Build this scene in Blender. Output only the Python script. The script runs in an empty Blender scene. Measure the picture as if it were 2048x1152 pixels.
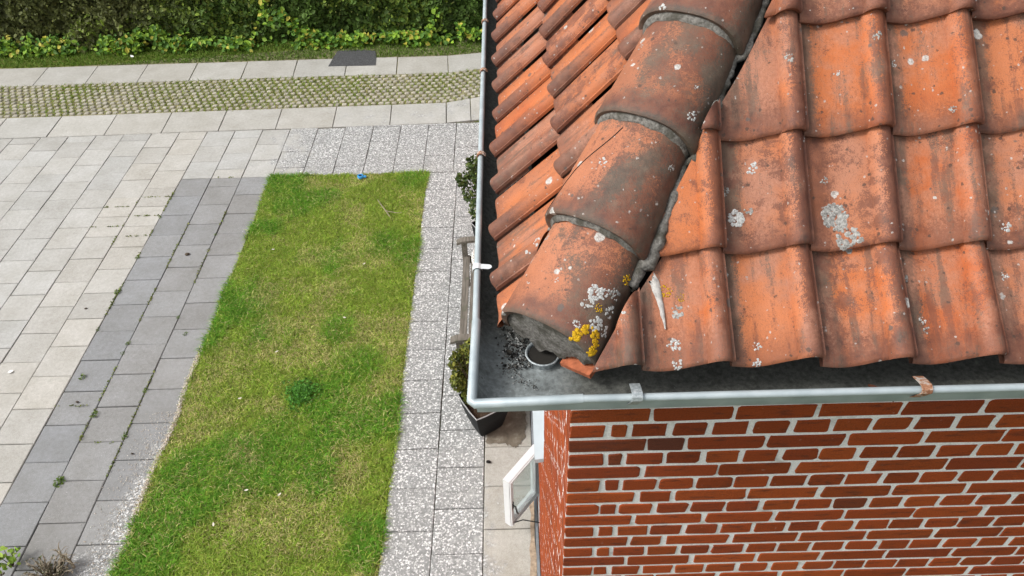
import bpy, bmesh, math, random
import numpy as np
from mathutils import Vector, Matrix
from mathutils.bvhtree import BVHTree
random.seed(7); rng = np.random.default_rng(7)
sc = bpy.context.scene; COL = sc.collection
# ---------------------------------------------------------------- camera, sky, sun, exposure
CAMROT = [[0.9996277, 0.0269819, 0.0040447], [-0.0153579, 0.679005, -0.7339729], [-0.0225504, 0.7336376, 0.6791667]]
cam = bpy.data.objects.new('camera', bpy.data.cameras.new('camera')); COL.objects.link(cam)
cam.matrix_world = Matrix.Translation((0, 0, 5.4303)) @ Matrix(CAMROT).to_4x4()
cam.data.sensor_width = 36; cam.data.lens = 1465.14/2048*36
cam.data.clip_start = 0.05; cam.data.clip_end = 500
sc.camera = cam
SUN_DIR = Vector((-0.66, -0.16, 0.72)).normalized()
w = bpy.data.worlds.new('World'); sc.world = w; w.use_nodes = True
nt = w.node_tree; bg = nt.nodes['Background']
sky = nt.nodes.new('ShaderNodeTexSky'); sky.sky_type = 'NISHITA'; sky.sun_disc = False
sky.sun_elevation = math.asin(SUN_DIR.z); sky.sun_rotation = math.atan2(SUN_DIR.x, SUN_DIR.y)
sky.dust_density = 4; sky.air_density = 1.0
hs = nt.nodes.new('ShaderNodeHueSaturation'); hs.inputs['Saturation'].default_value = 0.22   # thin overcast
nt.links.new(sky.outputs[0], hs.inputs['Color']); nt.links.new(hs.outputs[0], bg.inputs['Color'])
bg.inputs['Strength'].default_value = 0.15
sun = bpy.data.objects.new('sun', bpy.data.lights.new('sun', 'SUN')); COL.objects.link(sun)
sun.data.energy = 1.5; sun.data.angle = math.radians(14); sun.data.color = (1.0, 0.975, 0.945)
sun.rotation_euler = SUN_DIR.to_track_quat('Z', 'Y').to_euler()
sc.view_settings.view_transform = 'Standard'; sc.view_settings.look = 'None'
sc.view_settings.exposure = 0.47; sc.view_settings.gamma = 1

# ---------------------------------------------------------------- helpers
def tag(o, label=None, cat=None, group=None, kind=None):
    if label: o['label'] = label
    if cat: o['category'] = cat
    if group: o['group'] = group
    if kind: o['kind'] = kind
    return o
def link(name, me, mat=None, parent=None, smooth=False):
    o = bpy.data.objects.new(name, me); COL.objects.link(o)
    if mat: me.materials.append(mat)
    if parent: o.parent = parent
    if smooth:
        me.polygons.foreach_set('use_smooth', np.ones(len(me.polygons), bool))
    return o
def empty(name, loc, rz=0):
    o = bpy.data.objects.new(name, None); COL.objects.link(o)
    o.location = loc; o.rotation_euler.z = rz; o.empty_display_size = .1
    return o
def np_mesh(name, V, Fc, colors=None, attr=None):
    """V (n,3); Fc (m,k) faces all of the same k; colors (n,3) -> point colour 'col'"""
    me = bpy.data.meshes.new(name); V = np.asarray(V, float); Fc = np.asarray(Fc, int)
    m, k = Fc.shape
    me.vertices.add(len(V)); me.vertices.foreach_set('co', V.ravel())
    me.loops.add(m*k); me.loops.foreach_set('vertex_index', Fc.ravel())
    me.polygons.add(m); me.polygons.foreach_set('loop_start', np.arange(m)*k)
    me.polygons.foreach_set('loop_total', np.full(m, k))
    me.update(calc_edges=True)
    if colors is not None:
        a = me.color_attributes.new('col', 'FLOAT_COLOR', 'POINT')
        c = np.ones((len(V), 4)); c[:, :colors.shape[1]] = colors
        a.data.foreach_set('color', c.ravel())
    return me
class MB:
    """collects loose geometry into one mesh, with an optional colour per point"""
    def __init__(s): s.v = []; s.f = []; s.c = []
    def add(s, V, Fc, c=(1, 1, 1, 1)):
        b = len(s.v); s.v += [tuple(p) for p in V]; s.f += [tuple(i+b for i in f) for f in Fc]
        s.c += [tuple(c) if len(c) == 4 else tuple(c)+(1,)]*len(V)
    def box(s, x0, x1, y0, y1, z0, z1, c=(1, 1, 1, 1), ch=0):
        if ch:
            V = [(x0, y0, z0), (x1, y0, z0), (x1, y1, z0), (x0, y1, z0), (x0, y0, z1-ch), (x1, y0, z1-ch), (x1, y1, z1-ch), (x0, y1, z1-ch),
                 (x0+ch, y0+ch, z1), (x1-ch, y0+ch, z1), (x1-ch, y1-ch, z1), (x0+ch, y1-ch, z1)]
            Fc = [(3, 2, 1, 0), (8, 9, 10, 11)]
            for i in range(4):
                j = (i+1) % 4; Fc += [(i, j, 4+j, 4+i), (4+i, 4+j, 8+j, 8+i)]
        else:
            V = [(x0, y0, z0), (x1, y0, z0), (x1, y1, z0), (x0, y1, z0), (x0, y0, z1), (x1, y0, z1), (x1, y1, z1), (x0, y1, z1)]
            Fc = [(3, 2, 1, 0), (4, 5, 6, 7)]+[(i, (i+1) % 4, 4+(i+1) % 4, 4+i) for i in range(4)]
        s.add(V, Fc, c)
    def obox(s, M, sx, sy, sz, c=(1, 1, 1, 1)):
        V = [M @ Vector((x*sx/2, y*sy/2, z*sz/2)) for z in (-1, 1) for x, y in ((-1, -1), (1, -1), (1, 1), (-1, 1))]
        s.add(V, [(3, 2, 1, 0), (4, 5, 6, 7)]+[(i, (i+1) % 4, 4+(i+1) % 4, 4+i) for i in range(4)], c)
    def bar(s, a, b, wd, th, up=(0, 0, 1), c=(1, 1, 1, 1)):
        a, b = Vector(a), Vector(b); d = (b-a); L = d.length; d.normalize()
        r = d.cross(Vector(up)).normalized(); u = r.cross(d)
        M = Matrix((( d.x, r.x, u.x), (d.y, r.y, u.y), (d.z, r.z, u.z))).to_4x4(); M.translation = (a+b)/2
        s.obox(M, L, wd, th, c)
    def tube(s, pts, r, n=8, c=(1, 1, 1, 1), caps=True, closed=False):
        pts = [Vector(p) for p in pts]; N = len(pts); V = []; Fc = []
        rs = r if isinstance(r, (list, tuple)) else [r]*N
        ref = None
        for i, p in enumerate(pts):
            a = pts[(i-1) % N] if (closed or i > 0) else p
            b = pts[(i+1) % N] if (closed or i < N-1) else p
            t = (b-a).normalized()
            if ref is None or abs(ref.dot(t)) > .95: ref = Vector((0, 0, 1)) if abs(t.z) < .9 else Vector((1, 0, 0))
            x = t.cross(ref).normalized(); y = x.cross(t)
            for k in range(n):
                an = 2*math.pi*k/n; V.append(p+(x*math.cos(an)+y*math.sin(an))*rs[i])
        for i in range(N if closed else N-1):
            for k in range(n):
                k2 = (k+1) % n; i2 = (i+1) % N
                Fc.append((i*n+k, i*n+k2, i2*n+k2, i2*n+k))
        if caps and not closed:
            Fc.append(tuple(range(n))); Fc.append(tuple(range((N-1)*n, N*n))[::-1])
        s.add(V, Fc, c)
    def build(s, name, mat=None, parent=None, smooth=False, loc=None, sharp=None):
        me = bpy.data.meshes.new(name); me.from_pydata(s.v, [], s.f)
        a = me.color_attributes.new('col', 'FLOAT_COLOR', 'POINT')
        a.data.foreach_set('color', np.array(s.c, float).ravel())
        o = link(name, me, mat, parent, smooth)
        if smooth and sharp: me.set_sharp_from_angle(angle=math.radians(sharp))
        if loc is not None:
            L = Vector(loc); me.transform(Matrix.Translation(-L)); o.location = L
        return o
def vnoise(x, y, seed=0):
    xi = np.floor(x).astype(int); yi = np.floor(y).astype(int); fx = x-xi; fy = y-yi
    def h(a, b):
        n = (a*374761393+b*668265263+seed*1442695041) & 0xffffffff
        n = ((n ^ (n >> 13))*1274126177) & 0xffffffff
        return ((n ^ (n >> 16)) & 0xffff)/65535.
    fx = fx*fx*(3-2*fx); fy = fy*fy*(3-2*fy)
    return (h(xi, yi)*(1-fx)+h(xi+1, yi)*fx)*(1-fy)+(h(xi, yi+1)*(1-fx)+h(xi+1, yi+1)*fx)*fy
def fbm(x, y, sc_=1., oct=4, seed=0):
    x = np.asarray(x, float)*sc_; y = np.asarray(y, float)*sc_; r = 0; a = .5; t = 0
    for o in range(oct):
        r = r+a*vnoise(x, y, seed+o*17); t += a; x = x*2.03+5.1; y = y*2.03+1.7; a *= .5
    return r/t
def sstep(a, b, x):
    t = np.clip((np.asarray(x, float)-a)/(b-a), 0, 1); return t*t*(3-2*t)

class Mat:
    """tiny node-graph writer"""
    def __init__(s, name, rough=.85, spec=.3, metal=0):
        s.m = bpy.data.materials.new(name); s.m.use_nodes = True; s.t = s.m.node_tree
        s.b = s.t.nodes['Principled BSDF']
        s.b.inputs['Roughness'].default_value = rough; s.b.inputs['Specular IOR Level'].default_value = spec
        s.b.inputs['Metallic'].default_value = metal
        s._obj = None
    def put(s, sock, v):
        if v is None: return
        if hasattr(v, 'node'): s.t.links.new(v, sock)
        else:
            if isinstance(v, (tuple, list)) and len(v) == 3 and sock.type == 'RGBA': v = (*v, 1)
            sock.default_value = v
    def n(s, ty): return s.t.nodes.new('ShaderNode'+ty)
    @property
    def obj(s):
        if s._obj is None: s._obj = s.n('TexCoord').outputs['Object']
        return s._obj
    def attr(s, name, out='Color'):
        a = s.n('Attribute'); a.attribute_name = name; return a.outputs[out]
    def noise(s, scale, detail=4, rough=.55, vec=None, dist=0, color=False):
        a = s.n('TexNoise'); s.put(a.inputs['Vector'], vec or s.obj); a.inputs['Scale'].default_value = scale
        a.inputs['Detail'].default_value = detail; a.inputs['Roughness'].default_value = rough; a.inputs['Distortion'].default_value = dist
        return a.outputs['Color' if color else 'Fac']
    def voro(s, scale, vec=None, out='Distance', rand=1, feature='F1'):
        a = s.n('TexVoronoi'); s.put(a.inputs['Vector'], vec or s.obj); a.inputs['Scale'].default_value = scale
        a.inputs['Randomness'].default_value = rand; a.feature = feature; return a.outputs[out]
    def math(s, op, a, b=None, c=None, clamp=False):
        m = s.n('Math'); m.operation = op; m.use_clamp = clamp
        for i, v in enumerate((a, b, c)): s.put(m.inputs[i], v)
        return m.outputs[0]
    def vmath(s, op, a, b=None, scale=None):
        m = s.n('VectorMath'); m.operation = op; s.put(m.inputs[0], a); s.put(m.inputs[1], b)
        if scale is not None: s.put(m.inputs['Scale'], scale)
        return m.outputs[0]
    def ss(s, lo, hi, x):
        m = s.n('MapRange'); m.interpolation_type = 'SMOOTHSTEP'
        s.put(m.inputs['Value'], x); s.put(m.inputs['From Min'], lo); s.put(m.inputs['From Max'], hi); return m.outputs[0]
    def ramp(s, fac, stops):
        r = s.n('ValToRGB'); e = r.color_ramp.elements
        while len(e) < len(stops): e.new(.5)
        for el, (p, c) in zip(e, stops): el.position = p; el.color = (*c, 1)
        s.put(r.inputs[0], fac); return r.outputs[0]
    def mix(s, fac, a, b, mode='MIX'):
        m = s.n('Mix'); m.data_type = 'RGBA'; m.blend_type = mode
        s.put(m.inputs[0], fac); s.put(m.inputs[6], a); s.put(m.inputs[7], b); return m.outputs[2]
    def sep(s, v):
        m = s.n('SeparateXYZ'); s.put(m.inputs[0], v); return m.outputs
    def sepc(s, v):
        m = s.n('SeparateColor'); s.put(m.inputs[0], v); return m.outputs
    def bump(s, h, strength=.3, dist=.01):
        b = s.n('Bump'); s.put(b.inputs['Height'], h); b.inputs['Strength'].default_value = strength
        b.inputs['Distance'].default_value = dist; s.t.links.new(b.outputs[0], s.b.inputs['Normal'])
    def out(s, col, rough=None):
        s.put(s.b.inputs['Base Color'], col)
        if rough is not None: s.put(s.b.inputs['Roughness'], rough)
        return s.m
def vary(name, col, amt=.25, scale=30, rough=.8, bump=.2, metal=0, spec=.3):
    m = Mat(name, rough, spec, metal); f = m.noise(scale, 5)
    lo = tuple(c*(1-amt) for c in col); hi = tuple(min(1, c*(1+amt)) for c in col)
    if bump: m.bump(m.noise(scale*4, 3), bump, .004)
    return m.out(m.ramp(f, [(.3, lo), (.7, hi)]))

# ---------------------------------------------------------------- materials
def clay_mat(name, hip=False):
    """weathered clay with some shading in its colour: attribute 'tuv' = (u across, v up, random), 'rnd' = three randoms per tile"""
    m = Mat(name, .8, .35)
    tu = m.sep(m.attr('tuv', 'Vector')); u, v = tu[0], tu[1]
    r = m.sepc(m.attr('rnd')); r1, r2, r3 = r[0], r[1], r[2]
    nA = m.noise(9, 5, .6); nB = m.noise(34, 5, .65); nC = m.noise(160, 3, .6); nD = m.noise(420, 2, .6)
    f = m.math('ADD', m.math('MULTIPLY', nA, .75), m.math('MULTIPLY', r1, .45))
    if hip:
        col = m.ramp(f, [(.3, (.27, .10, .050)), (.52, (.42, .155, .075)), (.75, (.46, .195, .112))])
    else:
        col = m.ramp(f, [(.3, (.40, .100, .030)), (.5, (.50, .150, .047)), (.68, (.46, .160, .068)), (.85, (.40, .170, .098))])
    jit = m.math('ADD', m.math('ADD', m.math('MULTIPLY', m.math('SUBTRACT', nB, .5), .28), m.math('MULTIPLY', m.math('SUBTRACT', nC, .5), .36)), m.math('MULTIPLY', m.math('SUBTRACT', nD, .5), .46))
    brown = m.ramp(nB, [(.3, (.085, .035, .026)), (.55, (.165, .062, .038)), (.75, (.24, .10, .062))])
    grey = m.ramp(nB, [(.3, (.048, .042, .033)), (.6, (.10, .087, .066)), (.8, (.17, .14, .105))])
    if hip:
        # broad sooty patches, dark exposed lower end, and shade painted on the right flank
        a = m.ss(.40, .56, m.math('ADD', m.math('ADD', nA, m.math('MULTIPLY', m.math('SUBTRACT', u, .5), .42)), m.math('MULTIPLY', jit, .8)))
        col = m.mix(m.math('MULTIPLY', a, .86), col, m.mix(m.ss(.40, .60, m.math('ADD', m.noise(7, 4), m.math('MULTIPLY', jit, .5))), brown, grey))
        e = m.math('SUBTRACT', 1., m.ss(.05, .27, m.math('ADD', v, jit)))
        col = m.mix(m.math('MULTIPLY', e, .8), col, brown)
        e2 = m.math('SUBTRACT', 1., m.ss(.0, .07, m.math('ADD', v, m.math('MULTIPLY', jit, .3))))
        col = m.mix(m.math('MULTIPLY', e2, .8), col, grey)
        flank_shade = m.ss(.72, .90, m.math('ADD', u, jit))  # flank shading put into the clay colour
        col = m.mix(m.math('MULTIPLY', flank_shade, .82), col, grey)
    else:
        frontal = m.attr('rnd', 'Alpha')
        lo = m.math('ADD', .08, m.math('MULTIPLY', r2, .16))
        a = m.math('SUBTRACT', 1., m.ss(lo, m.math('ADD', lo, .10), m.math('ADD', u, m.math('MULTIPLY', jit, .55))))  # left band: weathering, deepened to paint the tile's rounded shading
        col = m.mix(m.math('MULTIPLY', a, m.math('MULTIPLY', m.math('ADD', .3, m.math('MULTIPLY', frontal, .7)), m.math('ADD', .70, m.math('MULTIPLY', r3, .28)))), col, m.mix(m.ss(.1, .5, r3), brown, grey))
        b = m.ss(.775, .84, m.math('ADD', u, m.math('MULTIPLY', jit, .7)))  # right band: brown weathering plus painted shading for roundness
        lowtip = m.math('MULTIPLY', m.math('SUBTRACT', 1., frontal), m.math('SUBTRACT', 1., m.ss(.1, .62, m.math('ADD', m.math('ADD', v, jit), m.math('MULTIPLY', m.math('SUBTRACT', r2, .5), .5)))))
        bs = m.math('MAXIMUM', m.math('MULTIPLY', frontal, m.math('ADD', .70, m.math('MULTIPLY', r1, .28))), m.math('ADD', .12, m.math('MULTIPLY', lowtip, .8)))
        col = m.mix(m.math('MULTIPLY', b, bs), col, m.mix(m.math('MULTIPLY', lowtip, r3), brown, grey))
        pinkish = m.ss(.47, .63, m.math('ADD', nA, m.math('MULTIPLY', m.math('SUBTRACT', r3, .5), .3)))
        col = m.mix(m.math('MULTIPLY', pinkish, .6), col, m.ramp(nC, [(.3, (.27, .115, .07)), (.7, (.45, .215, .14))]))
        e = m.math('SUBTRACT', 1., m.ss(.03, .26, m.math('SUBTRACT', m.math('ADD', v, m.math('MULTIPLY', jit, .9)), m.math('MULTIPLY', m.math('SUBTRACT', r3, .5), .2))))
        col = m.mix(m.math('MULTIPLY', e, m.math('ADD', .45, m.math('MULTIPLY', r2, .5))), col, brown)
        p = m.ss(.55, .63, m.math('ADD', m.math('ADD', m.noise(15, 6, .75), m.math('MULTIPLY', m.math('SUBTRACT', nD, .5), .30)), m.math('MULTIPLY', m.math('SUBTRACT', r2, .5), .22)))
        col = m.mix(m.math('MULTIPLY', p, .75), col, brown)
    # soot streaks running down each tile, different on every tile
    cv = m.n('CombineXYZ'); m.put(cv.inputs[0], m.math('MULTIPLY', u, 7.)); m.put(cv.inputs[1], m.math('MULTIPLY', v, 1.3)); m.put(cv.inputs[2], m.math('MULTIPLY', r1, 40.))
    stk = m.ss(.52, .66, m.math('ADD', m.noise(1., 4, .65, cv.outputs[0]), m.math('ADD', m.math('MULTIPLY', m.math('SUBTRACT', r3, .5), .16), m.math('ADD', m.math('MULTIPLY', m.math('SUBTRACT', nC, .5), .35), m.math('MULTIPLY', m.math('SUBTRACT', nD, .5), .30)))))
    col = m.mix(m.math('MULTIPLY', stk, .68), col, m.mix(m.ss(.42, .6, nA), brown, grey))
    # lichen and soot spots of different sizes
    wv = m.vmath('ADD', m.obj, m.vmath('SCALE', m.vmath('SUBTRACT', m.noise(130, 2, color=True), (.5, .5, .5)), scale=.008))
    def spots(scale, size, keep, colr, amt):
        d = m.voro(scale, wv); c = m.sepc(m.voro(scale, wv, 'Color'))
        thr = m.math('MULTIPLY', size, m.math('ADD', .3, c[1]))
        mk = m.math('MULTIPLY', m.math('SUBTRACT', 1., m.ss(m.math('MULTIPLY', thr, .75), thr, d)), m.math('GREATER_THAN', c[0], keep))
        return m.mix(m.math('MULTIPLY', mk, amt), col, colr)
    col = spots(74, .30, .86, (.075, .045, .033), .8)
    col = spots(31, .30, .93, (.095, .085, .075), .8)
    col = spots(33, .36, .93 if hip else .965, m.ramp(nC, [(.35, (.30, .29, .27)), (.6, (.62, .61, .57))]), .85)
    col = spots(120, .33, .93, m.ramp(nC, [(.35, (.25, .22, .2)), (.6, (.5, .47, .43))]), .7)
    pep = m.math('MULTIPLY', m.ss(.56, .64, m.math('ADD', nD, m.math('MULTIPLY', m.math('SUBTRACT', nB, .5), .35))), .55 if hip else .42)
    col = m.mix(pep, col, (.10, .05, .035))
    g = m.math('ADD', .74, m.math('MULTIPLY', nD, .55))
    gm = m.n('CombineColor'); [m.put(gm.inputs[i], g) for i in range(3)]
    col = m.mix(1., col, gm.outputs[0], 'MULTIPLY')
    m.bump(m.math('ADD', m.math('MULTIPLY', nC, .6), m.math('MULTIPLY', nD, .5)), .45, .0035)
    return m.out(col, m.math('ADD', .48, m.math('MULTIPLY', nB, .3)))
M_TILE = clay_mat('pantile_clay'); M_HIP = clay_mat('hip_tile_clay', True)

m = Mat('mortar_cement', .95, .2)
m.bump(m.noise(160, 5, .7), .8, .006)
M_CEM = m.out(m.mix(m.ss(.45, .65, m.noise(22, 5)), m.ramp(m.noise(140, 4), [(.3, (.09, .085, .074)), (.7, (.29, .275, .25))]), (.085, .08, .065)))
m = Mat('white_mortar', .95, .2); m.bump(m.noise(260, 4), .5, .003)
M_MORT = m.out(m.mix(m.ss(.55, .75, m.noise(14, 5)), m.ramp(m.noise(210, 4), [(.3, (.70, .69, .67)), (.7, (.93, .92, .895))]), (.50, .48, .44)))
m = Mat('red_brick', .85, .25)
bc = m.attr('col'); st = m.vmath('MULTIPLY', m.obj, (14, 14, 60))
sm = m.ss(.52, .72, m.noise(1, 4, .6, st)); f1 = m.noise(240, 3)
col = m.mix(m.math('MULTIPLY', sm, .6), bc, (.085, .028, .018))
col = m.mix(m.math('MULTIPLY', m.ss(.6, .74, m.noise(30, 5, .7)), .55), col, (.12, .04, .025))
col = m.mix(m.math('MULTIPLY', m.ss(.68, .74, m.noise(55, 3)), .25), col, (.42, .30, .24))
g = m.ramp(f1, [(.25, (.72, .72, .72)), (.75, (1.15, 1.15, 1.15))])
m.bump(m.math('ADD', m.noise(1, 3, .6, m.vmath('MULTIPLY', m.obj, (40, 40, 260))), m.math('ADD', f1, m.noise(90, 4, .7))), .7, .005)
M_BRICK = m.out(m.mix(1., col, g, 'MULTIPLY'))

m = Mat('zinc_clean', .45, .5, .25); n1 = m.noise(18, 5)
m.bump(m.noise(60, 3), .08, .004)
M_ZINC = m.out(m.ramp(n1, [(.3, (.36, .42, .44)), (.7, (.50, .56, .575))]), m.math('ADD', .35, m.math('MULTIPLY', n1, .3)))
m = Mat('zinc_dirty', .75, .35, .1)
p = m.sep(m.obj); n1 = m.noise(16, 6, .65); n2 = m.noise(90, 5, .7); n3 = m.noise(300, 3, .7)
zinc = m.ramp(m.math('ADD', m.math('MULTIPLY', n1, .6), m.math('MULTIPLY', n2, .4)), [(.36, (.11, .12, .118)), (.5, (.22, .245, .245)), (.62, (.42, .46, .465))])
away = m.math('MAXIMUM', m.math('SUBTRACT', p[0], .10), m.math('SUBTRACT', p[1], 1.17))
dirt = m.ss(-.05, .07, m.math('ADD', away, m.math('MULTIPLY', m.math('SUBTRACT', n1, .5), .22)))
dcol = m.ramp(n2, [(.3, (.045, .046, .040)), (.55, (.105, .107, .094)), (.72, (.20, .20, .175))])
col = m.mix(m.math('MULTIPLY', dirt, .93), zinc, dcol)
col = m.mix(m.math('MULTIPLY', m.ss(.56, .70, n2), m.ss(.40, .6, n1)), col, (.06, .058, .05))
col = m.mix(m.math('MULTIPLY', m.ss(.66, .72, n3), .5), col, (.4, .4, .38))
m.bump(n2, .35, .004)
M_ZDIRT = m.out(col, m.math('ADD', .55, m.math('MULTIPLY', dirt, .35)))
m = Mat('rusty_bracket', .8, .3, .1)
M_RUST = m.out(m.ramp(m.noise(110, 5), [(.35, (.20, .075, .035)), (.5, (.38, .20, .12)), (.62, (.5, .47, .43))]))
m = Mat('galvanised_bracket', .55, .5, .3)
M_GALV = m.out(m.ramp(m.noise(130, 5, .7), [(.3, (.22, .25, .26)), (.55, (.42, .46, .47)), (.7, (.62, .64, .64))]))
M_DARK = vary('dark_void', (.02, .018, .015), .3, 20, .95, 0)
M_UNDER = vary('roof_underlay', (.035, .03, .026), .3, 20, .95, 0)

m = Mat('concrete_paving', .92, .25)
at = m.attr('col'); ag = m.attr('col', 'Alpha')
n1 = m.noise(3.2, 5, .6); n2 = m.noise(26, 5, .65); n3 = m.noise(190, 3, .65)
base = m.mix(1., at, m.ramp(n1, [(.3, (.88, .87, .84)), (.7, (1.08, 1.08, 1.08))]), 'MULTIPLY')
base = m.mix(1., base, m.ramp(n2, [(.3, (.87, .865, .85)), (.7, (1.07, 1.07, 1.07))]), 'MULTIPLY')
base = m.mix(1., base, m.ramp(n3, [(.28, (.74, .74, .74)), (.72, (1.2, 1.2, 1.2))]), 'MULTIPLY')
base = m.mix(m.math('MULTIPLY', m.ss(.69, .76, m.noise(150, 2)), .7), base, (.80, .79, .76))
wv = m.vmath('ADD', m.obj, m.vmath('SCALE', m.vmath('SUBTRACT', m.noise(70, 3, .7, color=True), (.5, .5, .5)), scale=.034))
d = m.voro(60, wv); c = m.sepc(m.voro(60, wv, 'Color'))
thr = m.math('ADD', .20, m.math('MULTIPLY', c[0], .44))
peb = m.math('SUBTRACT', 1., m.ss(m.math('SUBTRACT', thr, .05), m.math('ADD', thr, .03), d))
worn = m.ss(.26, .52, m.math('ADD', m.math('MULTIPLY', ag, .62), m.math('MULTIPLY', m.math('SUBTRACT', m.noise(5, 6, .7), .5), 1.15)))
pc = m.ramp(c[2], [(.0, (.38, .38, .37)), (.4, (.60, .598, .585)), (1., (.82, .818, .80))])
matrix = m.mix(m.math('MULTIPLY', worn, .85), base, m.ramp(n2, [(.3, (.165, .168, .163)), (.7, (.32, .322, .315))]))
col = m.mix(m.math('MULTIPLY', peb, worn), matrix, pc)
m.bump(m.math('ADD', m.math('MULTIPLY', m.math('MULTIPLY', peb, worn), .8), m.math('MULTIPLY', n3, .35)), .5, .004)
M_PAVE = m.out(col)
m = Mat('joint_soil', .98, .1)
M_JOINT = m.out(m.mix(m.ss(.5, .66, m.noise(7, 4)), m.ramp(m.noise(60, 4), [(.3, (.075, .068, .052)), (.7, (.16, .145, .11))]), (.085, .10, .03)))
m = Mat('turf_soil', .98, .1)
M_SOIL = m.out(m.ramp(m.noise(9, 6, .7), [(.3, (.07, .095, .018)), (.5, (.14, .16, .035)), (.7, (.24, .22, .09))]))
m = Mat('field_ground', .98, .1)
M_FIELD = m.out(m.ramp(m.noise(1.3, 6, .7), [(.3, (.03, .055, .012)), (.7, (.07, .10, .025))]))
def leaf_mat(name, transl=.25, rough=.6):
    m = Mat(name, rough, .3); c = m.attr('col')
    m.b.inputs['Base Color'].default_value = (.1, .2, .05, 1); m.put(m.b.inputs['Base Color'], c)
    tr = m.n('BsdfTranslucent'); m.put(tr.inputs[0], c)
    mx = m.n('MixShader'); mx.inputs[0].default_value = transl
    o = m.t.nodes['Material Output']
    m.t.links.new(m.b.outputs[0], mx.inputs[1]); m.t.links.new(tr.outputs[0], mx.inputs[2]); m.t.links.new(mx.outputs[0], o.inputs[0])
    return m.m
M_LEAF = leaf_mat('leaf'); M_BLADE = leaf_mat('grass_blade', .3, .7)
m = Mat('tinted', .9, .25); M_TINT = m.out(m.attr('col'))
m = Mat('weathered_teak', .85, .2); st = m.vmath('MULTIPLY', m.obj, (60, 5, 60))
M_TEAK = m.out(m.mix(m.ss(.55, .72, m.noise(9, 4)), m.ramp(m.noise(1, 5, .6, st), [(.3, (.085, .075, .062)), (.7, (.22, .20, .17))]), (.11, .11, .08)))
M_POT = vary('black_plastic', (.010, .011, .012), .2, 20, .6, .05, 0, .2)
M_POTRIM = vary('worn_pot_rim', (.33, .33, .33), .3, 60, .5, 0)
M_PSOIL = vary('potting_soil', (.055, .035, .022), .6, 90, .95, .8)
M_WFRAME = vary('white_upvc', (.66, .67, .67), .04, 20, .35, 0, 0, .5)
M_SILL = vary('painted_sill', (.42, .46, .48), .05, 12, .5, 0)
M_PLINTH = vary('grey_plinth', (.19, .21, .225), .2, 14, .9, .3)
M_BLACKM = vary('black_metal', (.02, .02, .02), .2, 40, .4, 0)
m = Mat('window_glass', .04, .5); m.b.inputs['Transmission Weight'].default_value = .85; m.b.inputs['IOR'].default_value = 1.15
M_GLASS = m.out((.82, .90, .89))
M_BARK = vary('brown_bark', (.10, .075, .05), .35, 40, .9, .5)
M_DRY = vary('dry_twig', (.30, .25, .18), .35, 60, .9, .3)
M_ASPH = vary('dark_asphalt', (.075, .076, .078), .6, 60, .95, .9)
M_YEL = None
def crust(name, lo, mid, hi, sc_=150):
    m = Mat(name, .95, .15); f = m.noise(sc_, 4, .7); m.bump(m.noise(sc_*2, 3), .7, .004)
    return m.out(m.ramp(f, [(.3, lo), (.5, mid), (.7, hi)]))
M_YEL = crust('yellow_lichen', (.22, .10, .012), (.60, .35, .015), (.74, .50, .03), 330)
M_WLI = crust('white_lichen', (.27, .26, .25), (.50, .50, .48), (.72, .72, .70), 260)
M_GLI = crust('grey_lichen', (.14, .13, .12), (.30, .29, .27), (.52, .51, .48))

# ================================================================ SETTING: ground, paving
GX, GY = -4.3767, 7.7568                                     # paver lattice origin, pavers are 0.40 m
L0, L1, LTOP, LBOT = GX+1.2, -1.115, GY+.405, 1.2            # lawn rectangle
mb = MB(); mb.add([(-120, -120, -.06), (120, -120, -.06), (120, 120, -.06), (-120, 120, -.06)], [(0, 1, 2, 3)])
tag(mb.build('ground', M_FIELD), kind='structure')
mb = MB(); mb.add([(-14, -4, -.02), (.2, -4, -.02), (.2, 12.0, -.02), (-14, 12.0, -.02)], [(0, 1, 2, 3)])
tag(mb.build('paving_bed', M_JOINT), kind='structure')

def slab(mb, x0, x1, y0, y1, tint, agg, gap=.0034, dz=.003, quad=None):
    j = lambda: random.uniform(-.0018, .0018)
    g = gap*random.uniform(.7, 1.5); z = random.uniform(-dz, dz)
    q = quad or [(x0, y0), (x1, y0), (x1, y1), (x0, y1)]
    cx = sum(p[0] for p in q)/4; cy = sum(p[1] for p in q)/4
    def inset(p, d):
        dx, dy = cx-p[0], cy-p[1]; return (p[0]+math.copysign(d, dx)+j(), p[1]+math.copysign(d, dy)+j())
    o = [inset(p, g) for p in q]; i = [inset(p, g+.005) for p in q]
    V = [(*p, -.05) for p in o]+[(*p, z-.005+j()) for p in o]+[(*p, z+j()*.8) for p in i]
    Fc = [(8, 9, 10, 11)]
    for a in range(4):
        b = (a+1) % 4; Fc += [(a, b, 4+b, 4+a), (4+a, 4+b, 8+b, 8+a)]
    b0 = len(mb.v); mb.v += V; mb.f += [tuple(k+b0 for k in f) for f in Fc]
    for p in V:
        al = agg(p[0], p[1]) if callable(agg) else agg
        mb.c.append((*tint, al))
def tintv(base, amt=.06, warm=0):
    k = random.uniform(1-amt, 1+amt); wv = random.uniform(-1, 1)*.010+warm*.5
    return (base[0]*k*(1+wv), base[1]*k, base[2]*k*(1-wv*1.4))
ss = lambda a, b, x: float(sstep(a, b, x))
LIGHT = (.43, .425, .405); DARKP = (.265, .267, .268); SIDE = (.44, .43, .40)
def agg_drive(x, y):
    return ss(-4.2, -2.3, x)*ss(7.9, 8.3, y)*1.0
def agg_dark(x, y):
    edge = ss(-3.52, -3.18, x)
    return max(edge*.40, edge*ss(4.6, 3.2, y)*1.0, ss(-3.9, -3.2, x)*ss(3.4, 2.7, y)*1.0)
drive = MB(); dark = MB()
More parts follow.
